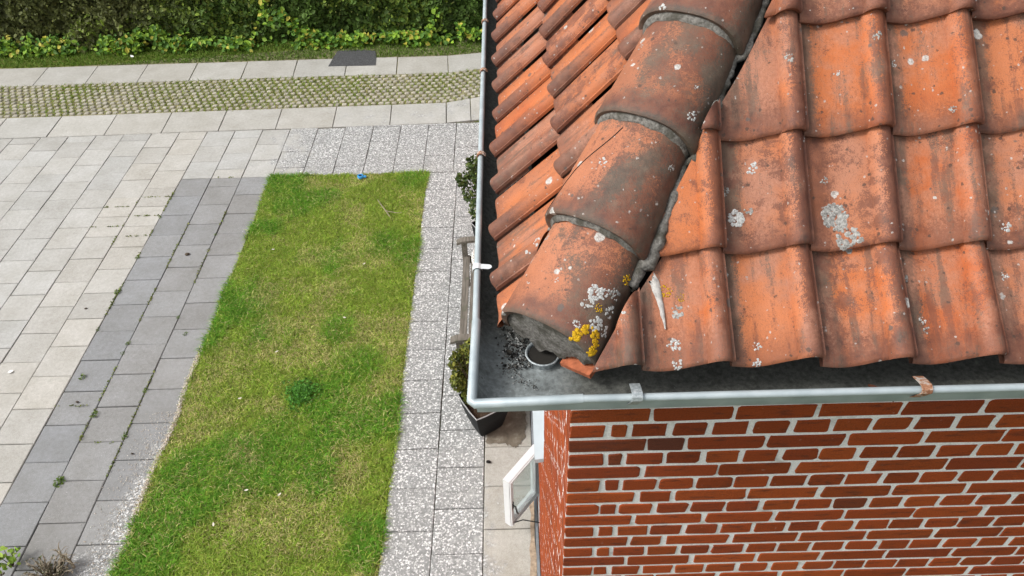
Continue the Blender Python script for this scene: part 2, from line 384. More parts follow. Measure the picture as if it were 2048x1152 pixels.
for i in range(-22, 12):
    x0 = GX+.4*i; x1 = x0+.4
    off = .2 if i % 2 else 0.
    if x0 > -.4: break
    k = -22
    while True:
        y0 = GY+.4*k+off+.013; y1 = y0+.4; k += 1
        yt = 9.352+.0145*(((x0+x1)/2)+5.9)-.004             # street edge
        if y0 > yt-.03: break
        yc = min(y1, yt)
        if y1 > yt: y1 = yc
        if y0 < -2.5: continue
        xm = (x0+x1)/2
        if i >= 3 and y1 < LTOP+.1:
            continue
        if 0 <= i <= 2:
            if y0 < LTOP < y1:
                if LTOP-y0 > .03: slab(dark, x0, x1, y0, LTOP, tintv(DARKP), agg_dark)
                if y1-LTOP > .03: slab(drive, x0, x1, LTOP, y1, tintv(LIGHT), agg_drive)
                continue
            if y1 <= LTOP+.01:
                slab(dark, x0, x1, y0, y1, tintv(DARKP, .07, .012 if i else -.02), agg_dark); continue
        if i >= 3 and y0 < LTOP: y0 = LTOP
        yellow = .035 if i in (-1, -2) else 0
        slab(drive, x0, x1, y0, y1, tintv(LIGHT, .075, yellow), agg_drive)
tag(drive.build('driveway', M_PAVE), kind='structure')
tag(dark.build('dark_paving_strip', M_PAVE), kind='structure')
# footpath between lawn and house: three columns
path = MB()
cols = [(L1, -.714), (-.714, -.306), (-.306, .112)]
for ci, (x0, x1) in enumerate(cols):
    for k in range(-14, 14):
        y0 = 3.013+.3965*k+(-.2 if ci == 1 else 0); y1 = y0+.3965
        if y1 > LTOP+.35: break
        if y0 < -2.5: continue
        y1 = min(y1, LTOP)
        if y1-y0 < .04: continue
        if ci == 2:
            slab(path, x0, x1, y0, y1, tintv((.42, .405, .37), .05, .01), lambda x, y: .62*ss(-.16, -.33, x)*ss(3.75, 3.5, y)+.85*ss(4.6, 5.6, y))
        else:
            slab(path, x0, x1, y0, y1, tintv((.40, .408, .40), .06), 1.0 if ci == 0 else (lambda x, y: 1.0-.22*ss(-.5, -.31, x)))
tag(path.build('footpath', M_PAVE), kind='structure')
# street strips (turned about a degree against the house)
sk = lambda x, y: y+.0135*(x+5.9)
kink = lambda x: max(0., x+1.0)*.28
side = MB(); X = [-1.78+.826*k for k in range(-14, 1)]+[-.96, -.60, .23, 1.06, 1.9, 2.7, 3.5, 4.4, 5.2, 6.0]
for a, b in zip(X[:-1], X[1:]):
    d = .03
    slab(side, a, b, 0, 0, tintv(SIDE, .05), lambda x, y: .42*ss(-5, -1.5, x), .005, .002,
         [(a+d, sk(a, 9.355)+kink(a)*.5), (b+d, sk(b, 9.355)+kink(b)*.5), (b, sk(b, 9.955)+kink(b)), (a, sk(a, 9.955)+kink(a))])
X = [-1.85+.835*k for k in range(-14, 10)]
for a, b in zip(X[:-1], X[1:]):
    slab(side, a, b, 0, 0, tintv(SIDE, .06, .006), .12, .005, .002,
         [(a+.04, sk(a, 10.975)-.0135*.5*(a+5.9)+kink(a)*.7), (b+.04, sk(b, 10.975)-.0135*.5*(b+5.9)+kink(b)*.7), (b, sk(b, 11.61)-.0135*.8*(b+5.9)+kink(b)*.5), (a, sk(a, 11.61)-.0135*.8*(a+5.9)+kink(a)*.5)])
tag(side.build('pavement', M_PAVE), kind='structure')
# turf pavers: concrete studs with grass between them
mb = MB(); mb.add([(-14, 9.75, -.012), (6, 9.99, -.012), (6, 13, -.012), (-14, 10.95, -.012)], [(0, 1, 2, 3)])
gp = MB(); tufts = []
for i in range(int(9.6/.108)):
    x = -9.3+.108*i
    for k in range(10):
        y = sk(x, 10.01)+kink(x)*.95+.101*k*(1-.0*k)-.006*k*0
        y += -.0135*.5*(x+5.9)*k/9.
        if y > sk(x, 10.975)-.0135*.5*(x+5.9)+kink(x)*.7-.03: continue
        cx = x+random.uniform(-.008, .008)+(.054 if k % 2 else 0); cy = y+random.uniform(-.006, .006)
        rx, ry, h = random.uniform(.036, .045), random.uniform(.027, .034), random.uniform(.004, .013)
        t = tintv((.40, .375, .31), .16)
        V = []
        for lv, (f, z) in enumerate(((1.1, -.03), (1.0, h-.010), (.72, h))):
            for q in range(8):
                an = 2*math.pi*(q+.5)/8; V.append((cx+rx*f*math.copysign(abs(math.cos(an))**.6, math.cos(an)), cy+ry*f*math.copysign(abs(math.sin(an))**.6, math.sin(an)), z))
        Fc = [tuple(range(16, 24))]
        for lv in range(2):
            for q in range(8): Fc.append((lv*8+q, lv*8+(q+1) % 8, lv*8+8+(q+1) % 8, lv*8+8+q))
        gp.add(V, Fc, (*t, .12)); tufts.append((cx, cy))
tag(gp.build('turf_pavers', M_PAVE), kind='structure')
tag(mb.build('turf_paver_bed', vary('sandy_soil', (.20, .185, .10), .5, 9, .98, .6)), kind='structure')

# ---------------------------------------------------------------- grass (numpy blades)
def blades(name, P, h, wd, lean, col, mat=M_BLADE):
    """P (n,3) roots, h/wd (n), col (n,3) -> one mesh of bent two-triangle blades"""
    n = len(P); an = rng.uniform(0, 2*np.pi, n); d = np.stack([np.cos(an), np.sin(an), 0*an], 1)
    an2 = rng.uniform(0, 2*np.pi, n); s = np.stack([np.cos(an2), np.sin(an2), 0*an2], 1)
    ln = (lean*rng.uniform(.3, 1.2, n)*h)[:, None]
    up = np.array([0, 0, 1.])
    w2 = (wd/2)[:, None]; hh = h[:, None]
    mid = P+d*ln*.35+up*hh*.6
    tip = P+d*ln+up*hh*np.clip(1-.25*(ln/hh)**2, .45, 1)
    V = np.stack([P-s*w2, P+s*w2, mid+s*w2*.8, mid-s*w2*.8, tip], 1).reshape(-1, 3)
    i = np.arange(n)[:, None]*5
    F3 = np.concatenate([i+np.array([[0, 1, 2]]), i+np.array([[0, 2, 3]]), i+np.array([[3, 2, 4]])], 1).reshape(-1, 3)
    C = np.repeat(col, 5, 0)
    o = link(name, np_mesh(name, V, F3, C), mat)
    return o
def edge_noise(y, seed): return (fbm(y, y*0+seed, 3., 4, seed)-.5)*.07
N = 250000
x = rng.uniform(L0-.05, L1+.05, N); y = LTOP+.03-(LTOP+.03-2.3)*rng.random(N)**.96
z0 = rng.random(N)
inside = (x > L0-.005+edge_noise(y, 3)) & (x < L1+.01+edge_noise(y, 9)) & (y < LTOP+.015+edge_noise(x, 5))
x, y = x[inside], y[inside]
lush = fbm(x, y, 1.7, 4, 11); dry = fbm(x, y, 2.6, 5, 23); fine = fbm(x, y, 9, 3, 41)
lu = sstep(.47, .66, lush); dr = sstep(.46, .66, dry)*(1-.75*lu)
for (cx, cy, r) in ((-2.42, 3.78, .30), (-2.3, 3.2, .35), (-2.85, 4.75, .35), (-2.0, 5.9, .3), (-2.5, 5.35, .3), (-1.35, 4.55, .22), (-1.6, 3.0, .25), (-2.75, 5.9, .3), (-1.8, 6.7, .3)):
    dr = np.maximum(dr, .9*sstep(1, .2, np.hypot((x-cx), (y-cy)*.8)/r)*sstep(.3, .55, fine+.1))
for (cx, cy, r) in ((-2.15, 3.95, .30), (-1.55, 4.8, .32), (-1.95, 4.45, .3), (-2.95, 8.05, .25), (-1.3, 8.0, .28), (-2.1, 3.55, .22), (-1.85, 5.3, .28), (-2.9, 7.5, .22), (-1.5, 6.7, .3)):
    k = .9*sstep(1, .3, np.hypot((x-cx), (y-cy)*.8)/r); lu = np.maximum(lu, k); dr = dr*(1-k)
green = np.array([.25, .395, .040]); lushc = np.array([.135, .325, .022]); straw = np.array([.58, .52, .22]); olive = np.array([.37, .45, .072])
rr = rng.random(len(x))
c = green[None]*(1-lu[:, None])+lushc[None]*lu[:, None]
c = np.where((rr < .16+.30*(1-lu))[:, None], olive[None], c)
c = np.where((rng.random(len(x)) < .05+.44*dr)[:, None], straw[None], c)
c = c*rng.uniform(.6, 1.35, (len(x), 1))*(.72+.56*fbm(x, y, 14, 3, 61))[:, None]
hgt = rng.uniform(.022, .052, len(x))*(1+.55*lu-.3*dr)
lawn = blades('lawn_grass', np.stack([x, y, 0*x-.012], 1), hgt, rng.uniform(.004, .0085, len(x)), 1.5, c)
tag(lawn, 'mown lawn with green and straw coloured patches between paving and footpath', 'lawn', kind='stuff')
mb = MB(); mb.add([(L0, LBOT-4, -.01), (L1, LBOT-4, -.01), (L1, LTOP, -.01), (L0, LTOP, -.01)], [(0, 1, 2, 3)])
tag(mb.build('lawn_soil', M_SOIL), kind='structure')
# grass in the turf pavers
tp = np.array(tufts); n = 40000
idx = rng.integers(0, len(tp), n); g = fbm(tp[idx, 0], tp[idx, 1], 1.6, 4, 77)
keep = rng.random(n) < np.clip(.20+1.6*(g-.32)+.25*sstep(-7, -2, tp[idx, 0])*0, 0.08, 1); idx = idx[keep]
x = tp[idx, 0]+.054+rng.normal(0, .017, len(idx)); y = tp[idx, 1]+rng.normal(0, .034, len(idx))
c = np.where(rng.random((len(x), 1)) < .35, np.array([[.42, .38, .14]]), np.array([[.24, .34, .05]]))*rng.uniform(.6, 1.3, (len(x), 1))
tag(blades('paver_grass', np.stack([x, y, 0*x-.012], 1), rng.uniform(.018, .05, len(x)), rng.uniform(.005, .011, len(x)), 1.3, c),
    'short grass growing in the gaps of the turf pavers', 'grass', kind='stuff')
# verge under the hedge
n = 42000
x = rng.uniform(-10, 2.5, n); y = rng.uniform(11.55, 12.6, n)
lim = sk(x, 11.61)-.0135*.8*(x+5.9)+np.maximum(0, x+1)*.14+.02+edge_noise(x, 31)*.6
kp = (y > lim) & ~((x > -2.93) & (x < -2.21) & (y < 11.86)); x, y = x[kp], y[kp]
c = np.array([[.12, .21, .022]])*rng.uniform(.6, 1.5, (len(x), 1))
tag(blades('verge_grass', np.stack([x, y, 0*x-.03], 1), rng.uniform(.03, .085, len(x)), rng.uniform(.007, .014, len(x)), .9, c),
    'dark green grass verge between the pavement and the hedge', 'grass', kind='stuff')
mb = MB(); mb.add([(-14, 11.45, -.014), (6, 11.5, -.014), (6, 14.5, -.014), (-14, 14.5, -.014)], [(0, 1, 2, 3)])
tag(mb.build('verge_soil', M_SOIL), kind='structure')

# ---------------------------------------------------------------- leaves
def leaves(P, size, col, up=None, spread=1., fold=.25):
    """P (n,3), size (n): folded 2-quad leaves -> V,F,C"""
    n = len(P)
    nrm = rng.normal(0, 1, (n, 3))*spread+(np.array(up) if up is not None else 0)
    nrm /= np.linalg.norm(nrm, axis=1)[:, None]
    t = rng.normal(0, 1, (n, 3)); t -= (t*nrm).sum(1)[:, None]*nrm; t /= np.linalg.norm(t, axis=1)[:, None]
    b = np.cross(nrm, t); s = size[:, None]
    o = np.array
    base = P-t*s*.5; tip = P+t*s*.5-nrm*s*.12
    l1 = P-t*s*.12+b*s*.33+nrm*s*fold*.4; l2 = P+t*s*.22+b*s*.26+nrm*s*fold*.3
    r1 = P-t*s*.12-b*s*.33+nrm*s*fold*.4; r2 = P+t*s*.22-b*s*.26+nrm*s*fold*.3
    V = np.stack([base, l1, l2, tip, r2, r1], 1).reshape(-1, 3)
    i = np.arange(n)[:, None]*6
    Fc = np.concatenate([i+np.array([[0, 3, 2, 1]]), i+np.array([[0, 5, 4, 3]])], 1).reshape(-1, 4)
    return V, Fc, np.repeat(col, 6, 0)
# hedge
HX0, HX1, HY, HH = -10.2, 4.0, 12.32, 1.9
hedge = empty('hedge', ((HX0+HX1)/2, HY+.6, 0)); tag(hedge, 'tall clipped dark green hedge running along the far side of the street', 'hedge')
n = 75000
x = rng.uniform(HX0, HX1, n); z = rng.uniform(.02, HH, n)
surf = HY+(fbm(x, z, 1.5, 4, 55)-.5)*.42+(fbm(x, z, 5.5, 3, 56)-.5)*.30+.10*np.sin(x*2.2)*0
dep = np.abs(rng.normal(0, .11, n)); y = surf+dep-.02
top = rng.random(n) < .12; z = np.where(top, HH+rng.normal(0, .04, n), z); y = np.where(top, rng.uniform(HY, HY+1.2, n), y)
tone = fbm(x, z, 1.1, 4, 66); brownish = sstep(-4.6, -6.4, x+(tone-.5)*3)*.8
cg = np.array([.095, .165, .032]); cb = np.array([.15, .155, .055]); cl = np.array([.23, .32, .05])
c = cg[None]*(1-brownish[:, None])+cb[None]*brownish[:, None]
c = np.where(((rng.random(n) < .30) & (tone > .5))[:, None], cl[None], c)*rng.uniform(.45, 1.55, (n, 1))
V, Fc, C = leaves(np.stack([x, y, z], 1), rng.uniform(.05, .11, n), c, up=(0, -.8, .6), spread=.9)
o = link('foliage', np_mesh('foliage', V-np.array(hedge.location), Fc, C), M_LEAF, hedge)
mb = MB()
for q in range(40):
    bx = HX0+.2+q*.355; by = HY+.5+random.uniform(-.1, .1)
    for r_ in range(3):
        mb.tube([(bx, by, -.05), (bx+random.uniform(-.1, .1), by+random.uniform(-.15, .1), .8), (bx+random.uniform(-.3, .3), by+random.uniform(-.3, .3), 1.8)], [.03, .02, .008], 5)
o = mb.build('trunk', M_BARK, hedge); o.data.transform(Matrix.Translation(-Vector(hedge.location)))
# low weeds and brambles at the hedge foot
n = 12000
x = rng.uniform(-10, 2.6, n); hgt = np.clip(fbm(x, x*0+2.2, 1.3, 4, 88), 0, 1)
up_ = .16+1.0*sstep(.36, .74, hgt)*(.12+.88*sstep(-7.0, -4.2, x))
z = .02+rng.random(n)**1.5*up_; y = 12.26-.14*(1-z/1.0)+rng.normal(0, .07, n)
kp = ~((x > -2.98) & (x < -2.15) & (y < 12.0)); x, y, z, up_ = x[kp], y[kp], z[kp], up_[kp]; n = len(x)
clump = fbm(x*1.0, z*1.5, 2.6, 4, 99); kp = rng.random(n) < (sstep(.46, .62, clump)*.9+.04)*(.45+.55*sstep(-7.5, -4.5, x))
x, y, z, clump = x[kp], y[kp], z[kp], clump[kp]; n = len(x)
yel = rng.random(n)
c = np.where((yel < .10)[:, None], np.array([[.44, .40, .06]]), np.where((yel < .52)[:, None], np.array([[.23, .38, .035]]), np.array([[.10, .22, .03]])))*rng.uniform(.65, 1.35, (n, 1))
V, Fc, C = leaves(np.stack([x, y, z], 1), rng.uniform(.05, .115, n), c, up=(0, -.6, .9), spread=.45)
tag(link('hedge_foot_weeds', np_mesh('hedge_foot_weeds', V, Fc, C), M_LEAF), 'bright yellow green weeds and brambles along the foot of the hedge', 'weeds', kind='stuff')

# ================================================================ HOUSE
house = empty('house', (2.5, 5.0, 0))
tag(house, 'red brick house with orange pantile hip roof and zinc gutter', 'house')
HL = Vector(house.location)
def hpart(o, parent=None):
    """parent to the house keeping world coordinates in the mesh"""
    p = parent or house; o.parent = p; o.matrix_parent_inverse = p.matrix_world.inverted() if parent else Matrix.Translation(-HL)
    return o
bpy.context.view_layer.update()
WX, WY, WTOP, WXE, WYE = .138, 1.187, 4.13, 6.0, 9.0
# --- brickwork
def brick(mb, frame, a0, a1, z0, z1, proud):
    """frame(a, z, out) -> world; a rounded brick face standing proud of the mortar"""
    j = lambda s=.0028: random.uniform(-s, s)
    r = min(.0075, (z1-z0)*.25); ra = r*random.uniform(.3, 1.5); rz = r*random.uniform(.3, .9)
    def ringpts(ins):
        P = []
        for (ca, cz, sa, sz) in ((a0, z0, 1, 1), (a1, z0, -1, 1), (a1, z1, -1, -1), (a0, z1, 1, -1)):
            q = [(ca+sa*(ins), cz+sz*(ra+ins)), (ca+sa*(ra*.3+ins), cz+sz*(rz*.3+ins)), (ca+sa*(ra+ins), cz+sz*ins)]
            if sa*sz < 0: q = q[::-1]
            P += q
        return P
    A = [(p[0]+j(), p[1]+j(.0014)) for p in ringpts(0)]
    cA = ((a0+a1)/2, (z0+z1)/2)
    B = [(p[0]+math.copysign(.0022, cA[0]-p[0]), p[1]+math.copysign(.0022, cA[1]-p[1])) for p in A]
    t = (j(.0008), j(.0008), j(.0008), j(.0008))
    V = [frame(p[0], p[1], -.012) for p in A]+[frame(p[0], p[1], proud-.0018) for p in A]+[frame(p[0], p[1], proud+t[k//3]*.6) for k, p in enumerate(B)]
    Fc = [tuple(range(24, 36))]
    for lv in (0, 12):
        for k in range(12): Fc.append((lv+k, lv+(k+1) % 12, lv+12+(k+1) % 12, lv+12+k))
    q = random.random(); k = random.uniform(.8, 1.15)
    c = (.325, .060, .013) if q < .5 else (.36, .072, .015) if q < .76 else (.285, .052, .014) if q < .972 else (.22, .050, .018) if q < .993 else (.16, .046, .026)
    mb.add(V, Fc, (c[0]*k, c[1]*k, c[2]*k, 1))
S, J, CZ = .2195, .0145, .0667
ZREF = 3.889+.0067                                          # a bed joint seen in the photo
def brick_wall(frame, length, openings, proud, start_type):
    mb = MB(); nC = int(WTOP/CZ)+1
    k0 = math.floor(ZREF/CZ)
    for k in range(-1, nC+1):
        zt = ZREF+(k-k0)*CZ; z0, z1 = zt-CZ+.0130*.5, zt-.0130*.5
        if z1 > WTOP or z0 < .02: continue
        idx = (k-k0+start_type) % 4
        a = 0.; seq = []
        if idx % 2 == 0:                                    # stretcher course
            seq = [S-.006]+([S/2] if idx == 2 else [])
            rest = S
        else:
            seq = [S*.47, S*.255]; rest = S/2
        i = 0
        while a < length:
            L = seq[i] if i < len(seq) else rest
            i += 1
            jit = random.uniform(-.004, .004) if i > 1 else 0
            b0, b1 = a+(J/2 if a > 0 else 0)+jit*(a > 0), min(a+L-J/2+random.uniform(-.004, .004), length)
            a += L
            pieces = [(b0, b1)]
            for (oa0, oa1, oz0, oz1) in openings:
                if z1 > oz0 and z0 < oz1:
                    np_ = []
                    for (p0, p1) in pieces:
                        if p1 <= oa0 or p0 >= oa1: np_.append((p0, p1))
                        else:
                            if p0 < oa0-.03: np_.append((p0, oa0))
                            if p1 > oa1+.03: np_.append((oa1, p1))
                    pieces = np_
            for (p0, p1) in pieces:
                if p1-p0 > .015: brick(mb, frame, p0, p1, z0, z1, proud*random.uniform(.7, 1.2))
    return mb
front = lambda a, z, o: (WX+a, WY-o, z)
left = lambda a, z, o: (WX-o, WY+a, z)
OPEN = [(2.40-WY, 3.60-WY, 1.90, 3.15), (2.872-WY, 3.235-WY, .18, .82)]
mbf = brick_wall(front, 5.6, [], .0035, 0)
# far end bricks of a left-wall course: mirror order is hidden at the corner, so quoin faces are set by the same seed
mbl = brick_wall(left, 7.81, OPEN, .0013, 1)
hpart(mbf.build('wall', M_BRICK)); 
o = hpart(mbl.build('wall', M_BRICK)); o['label'] = 'sunlit long side wall of red brick'
# mortar backing (solid core), split around the openings on the left side
core = MB()
core.box(WX+.10, WXE, WY+.0002, WYE, -.05, WTOP)
ys = sorted({WY+.0004, WYE}|{WY+q for op in OPEN for q in op[:2]}); zs = sorted({-.05, WTOP}|{q for op in OPEN for q in op[2:]})
for a, b in zip(ys[:-1], ys[1:]):
    for c0, c1 in zip(zs[:-1], zs[1:]):
        ym, zm = (a+b)/2-WY, (c0+c1)/2
        if any(op[0] < ym < op[1] and op[2] < zm < op[3] for op in OPEN): continue
        core.box(WX, WX+.0995, a, b, c0, c1)
hpart(core.build('wall', M_MORT))
pl = MB(); pl.box(WX-.026, WX-.0065, WY-.022, WYE, -.05, .13); pl.box(WX-.026, WXE, WY-.026, WY-.0065, -.05, .13)
hpart(pl.build('plinth', M_PLINTH))
# --- windows in the side wall
def rect_frame(mb, x, y0, y1, z0, z1, t, d):
    mb.box(x, x+d, y0, y1, z0, z0+t); mb.box(x, x+d, y0, y1, z1-t, z1)
    mb.box(x+.001, x+d-.001, y0, y0+t, z0+t, z1-t); mb.box(x+.001, x+d-.001, y1-t, y1, z0+t, z1-t)
mb = MB(); rect_frame(mb, WX+.045, 2.403, 3.597, 1.92, 3.147, .06, .05)
mb.box(WX+.047, WX+.093, 2.97, 3.03, 1.98, 3.087)
win = hpart(mb.build('window', M_WFRAME))
mb = MB(); mb.box(WX+.066, WX+.072, 2.463, 2.97, 1.98, 3.087); mb.box(WX+.066, WX+.072, 3.03, 3.537, 1.98, 3.087)
hpart(mb.build('pane', M_GLASS), win)
mb = MB()
V = [(WX-.052, 2.385, 1.893), (WX+.044, 2.385, 1.912), (WX+.044, 3.615, 1.912), (WX-.052, 3.615, 1.893)]
V += [(p[0], p[1], p[2]-.035) for p in V]
mb.add(V, [(0, 1, 2, 3), (7, 6, 5, 4), (0, 4, 5, 1), (1, 5, 6, 2), (2, 6, 7, 3), (3, 7, 4, 0)])
hpart(mb.build('window_sill', M_SILL))
mb = MB(); rect_frame(mb, WX+.02, 2.874, 3.233, .182, .818, .035, .06)
bwin = hpart(mb.build('window', M_WFRAME)); bwin['label'] = 'small low window with its white sash standing open'
mb = MB(); mb.box(WX+.0995, WX+.0998, 2.90, 3.20, .21, .80); hpart(mb.build('dark_room', M_DARK), bwin)
# open sash: local frame, hinge at (.128, 3.232), swings out to (-.104, 2.94)
hx, hy, hz0, hz1 = .128, 3.236, .20, .81
dv = Vector((-.104-hx, 2.94-hy, 0)); sl = dv.length; dv.normalize(); sn = Vector((-dv.y, dv.x, 0))
if sn.x < 0: sn = -sn
SM = Matrix(((dv.x, sn.x, 0, hx), (dv.y, sn.y, 0, hy), (0, 0, 1, 0), (0, 0, 0, 1)))
def sbox(mb, a0, a1, b0, b1, z0, z1):
    M = SM @ Matrix.Translation(((a0+a1)/2, (b0+b1)/2, (z0+z1)/2)); mb.obox(M, a1-a0, b1-b0, z1-z0)
mb = MB(); t = .048; d = .028
sbox(mb, 0, sl, -d, d, hz1-t, hz1); sbox(mb, 0, sl, -d, d, hz0, hz0+t)
sbox(mb, 0, t, -d+.001, d-.001, hz0+t, hz1-t); sbox(mb, sl-t, sl, -d+.001, d-.001, hz0+t, hz1-t)
sbox(mb, .004, sl-.004, d, d+.012, hz1-.02, hz1-.006); sbox(mb, sl-.018, sl-.004, d, d+.012, hz0+.006, hz1-.02)   # rebate lips
sbox(mb, .004, sl-.018, d, d+.012, hz0+.006, hz0+.018)
hpart(mb.build('sash', M_WFRAME), bwin)
mb = MB(); sbox(mb, t, sl-t, -.006, .006, hz0+t, hz1-t); hpart(mb.build('pane', M_GLASS), bwin)
mb = MB(); sbox(mb, sl-.034, sl-.012, d, d+.012, .44, .52); 
mb.tube([SM @ Vector((sl-.024, d+.01, .49)), SM @ Vector((sl-.024, d+.035, .49)), SM @ Vector((sl-.03, d+.04, .42)), SM @ Vector((sl-.045, d+.04, .37))], .007, 6)
hpart(mb.build('handle', M_BLACKM), bwin)
mb = MB(); mb.tube([SM @ Vector((sl-.03, d+.015, .235)), SM @ Vector((sl-.09, d+.05, .225)), (WX+.03, 2.93, .225)], .005, 6)
hpart(mb.build('window_stay', M_BLACKM), bwin)

# --- roof planes
XE, YE, ZE = .019, 1.068, 4.246
TF, TL = math.radians(44), math.radians(51)
HD = Vector((.782, 1, .9657))
UF, UL = Vector((0, math.cos(TF), math.sin(TF))), Vector((math.cos(TL), 0, math.sin(TL)))
NF, NL = Vector((0, -math.sin(TF), math.cos(TF))), Vector((-math.sin(TL), 0, math.cos(TL)))
P0 = Vector((XE, YE, ZE))
TW = .187
def profile(u):
    """height and down-edge shift across one pantile"""
    q = (u-.855)/.142
    roll = math.sqrt(max(0., 1-q*q)) if abs(q) < 1 else 0.
    if u < .76: roll = max(roll, .22*ss(.42, .74, u))
    pan = .0035*math.cos(2*math.pi*min(u, .6)/.6)
    if u > .9: roll = max(roll, .42)
    return .034*roll+pan
US = [0, .06, .14, .22, .3, .38, .46, .53]+[.855-.142*math.cos(math.pi*k/15) for k in range(15)]+[1.0, 1.012]
def pantile(bm, tuv, rnd, org, ax, up, nr, length, al=1., lift=.025, wob=1.):
    """org: lower left corner on the plane; ax across, up the slope, nr normal"""
    r = (random.random(), random.random(), random.random())
    yaw = random.uniform(-.010, .010)*wob; dz = random.uniform(-.003, .004); ds = random.uniform(-.005, .005)*wob; roll_ = random.uniform(-.012, .012)
    VS = [0, .012, .03, .08, .25, .5, .75, 1.0]; th = .018
    rows = []
    def P(u, v, h):
        du = (u-.5)*TW; sv = v*length
        s_ = sv*1.0+ds
        edge = (.0075*math.exp(-(v/.35)**2))*(-math.cos(math.pi*min(1, (u-.2)/.68)) if u > .2 else -1+9*(.2-u)**2)+.003                # wavy lower edge, low in the pan
        a = du*math.cos(yaw)-sv*math.sin(yaw); b = s_+du*math.sin(yaw)+edge
        hh = h+lift*(1-v)+dz+roll_*du
        return org+ax*(TW/2+a)+up*b+nr*hh
    for v in VS:
        rw = []
        for u in US:
            rd = .006*(1-min(1, v/.03))**2                                      # rounded nose
            q = bm.verts.new(P(u, v, profile(u)-rd)); q[tuv] = Vector((u, v, r[0])); q[rnd] = Vector((r[0], r[1], r[2], al)); rw.append(q)
        rows.append(rw)
    for a, b in zip(rows[:-1], rows[1:]):
        for k in range(len(US)-1): bm.faces.new((a[k], a[k+1], b[k+1], b[k]))
    # nose thickness, then underside strip
    low = []; lo2 = []
    for u in US:
        q = bm.verts.new(P(u, .004, profile(u)-th)); q[tuv] = Vector((u, 0, r[0])); q[rnd] = Vector((*r, al)); low.append(q)
        q = bm.verts.new(P(u, .4, profile(u)-th)); q[tuv] = Vector((u, .4, r[0])); q[rnd] = Vector((*r, al)); lo2.append(q)
    for k in range(len(US)-1):
        bm.faces.new((low[k], low[k+1], rows[0][k+1], rows[0][k])); bm.faces.new((lo2[k], lo2[k+1], low[k+1], low[k]))
    # right flank drops onto the neighbour
    prev = None
    for i, v in enumerate(VS):
        q = bm.verts.new(P(1.014, v, profile(1.012)-.008)); q[tuv] = Vector((1, v, r[0])); q[rnd] = Vector((*r, al))
        if prev: bm.faces.new((rows[i-1][-1], prev, q, rows[i][-1]))
        prev = q
def new_tile_bm():
    bm = bmesh.new(); return bm, bm.verts.layers.float_vector.new('tuv'), bm.verts.layers.float_color.new('rnd')
def clip(bm, co, no):
    bmesh.ops.bisect_plane(bm, geom=bm.verts[:]+bm.edges[:]+bm.faces[:], plane_co=co, plane_no=no, clear_outer=True)
hipn = Vector((HD.y, -HD.x, 0)).normalized()                                    # points to the front side
bmR, tv, rn = new_tile_bm(); bm0, tv0, rn0 = new_tile_bm(); ROWS = 11; EXP = .252
XC0 = .633                                                                      # a tile boundary on the front
def hipx(s_): return XE+.782*s_*math.cos(TF)
for rI in range(ROWS):
    s_ = .204+EXP*(rI-1)
    for cI in range(-6, 27):
        x0 = XC0+TW*cI+random.uniform(-.002, .002)
        if rI == 0:
            lowp = Vector((x0, 1.010, 4.247)); top = P0+UF*.204+NF*.006; top.x = x0
            up = (top-lowp).normalized(); nr = Vector((0, -up.z, up.y)); L = (top-lowp).length+.05
        else:
            lowp = P0+UF*s_+NF*.008; lowp.x = x0; up, nr, L = UF, NF, EXP+.05
        if x0+TW < hipx(s_)-.05 or x0 > 5.5: continue
        pantile(*((bmR, tv, rn) if rI else (bm0, tv0, rn0)), lowp, Vector((1, 0, 0)), up, nr, L)
def absorb(a, b):
    t_ = bpy.data.meshes.new('t'); b.to_mesh(t_); a.from_mesh(t_)
clip(bmR, P0+hipn*.122, -hipn); clip(bm0, P0+hipn*.152, -hipn); absorb(bmR, bm0)
bmL, tv2, rn2 = new_tile_bm(); bm1, tv1, rn1 = new_tile_bm()
YC0 = 2.059
for rI in range(ROWS):
    s_ = .20+EXP*(rI-1)
    for cI in range(-12, 36):
        yR = YC0+.1925*cI-.030                                                  # right (near) side of a left-slope tile
        yL = yR+.1925
        if rI == 0:
            lowp = Vector((-.026, yL, 4.222)); top = P0+UL*.20+NL*.006; top.y = yL
            up = (top-lowp).normalized(); nr = Vector((-up.z, 0, up.x)); L = (top-lowp).length+.05
        else:
            lowp = P0+UL*s_+NL*.008; lowp.y = yL; up, nr, L = UL, NL, EXP+.05
        if yR+.3 < YE+(s_*math.cos(TL))/.782 or yR > 8.7: continue
        pantile(*((bmL, tv2, rn2) if rI else (bm1, tv1, rn1)), lowp, Vector((0, -1, 0)), up, nr, L, 0.)
clip(bmL, P0-hipn*.085, hipn); clip(bm1, P0-hipn*.100, hipn); absorb(bmL, bm1)
me = bpy.data.meshes.new('roof_tiling'); tmp = bpy.data.meshes.new('t'); bmR.to_mesh(me); bmL.to_mesh(tmp); bmR.from_mesh(tmp); bmR.to_mesh(me)
bvh = BVHTree.FromBMesh(bmR)
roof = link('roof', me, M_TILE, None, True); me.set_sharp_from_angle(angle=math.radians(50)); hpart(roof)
# deck below the tiles
mb = MB(); TOPZ = ZE+2.0
def onF(x, s_): q = P0+UF*s_-NF*.045; return (x, q.y, q.z)
def onL(y, s_): q = P0+UL*s_-NL*.045; return (q.x, y, q.z)
A = P0+HD*.05-Vector((0, 0, .06)); B = P0+HD*2.0-Vector((0, 0, .06))
mb.add([A, (5.7, A.y, A.z), (5.7, B.y, B.z), B], [(0, 1, 2, 3)]); mb.add([A, B, (B.x, 8.9, B.z), (A.x, 8.9, A.z)], [(0, 1, 2, 3)])
mb.box(WX-.08, 5.7, WY-.085, WY-.002, 4.09, 4.128); mb.box(WX-.085, WX-.002, WY-.0, 8.9, 4.091, 4.1285)
hpart(mb.build('roof_deck', M_UNDER), roof)
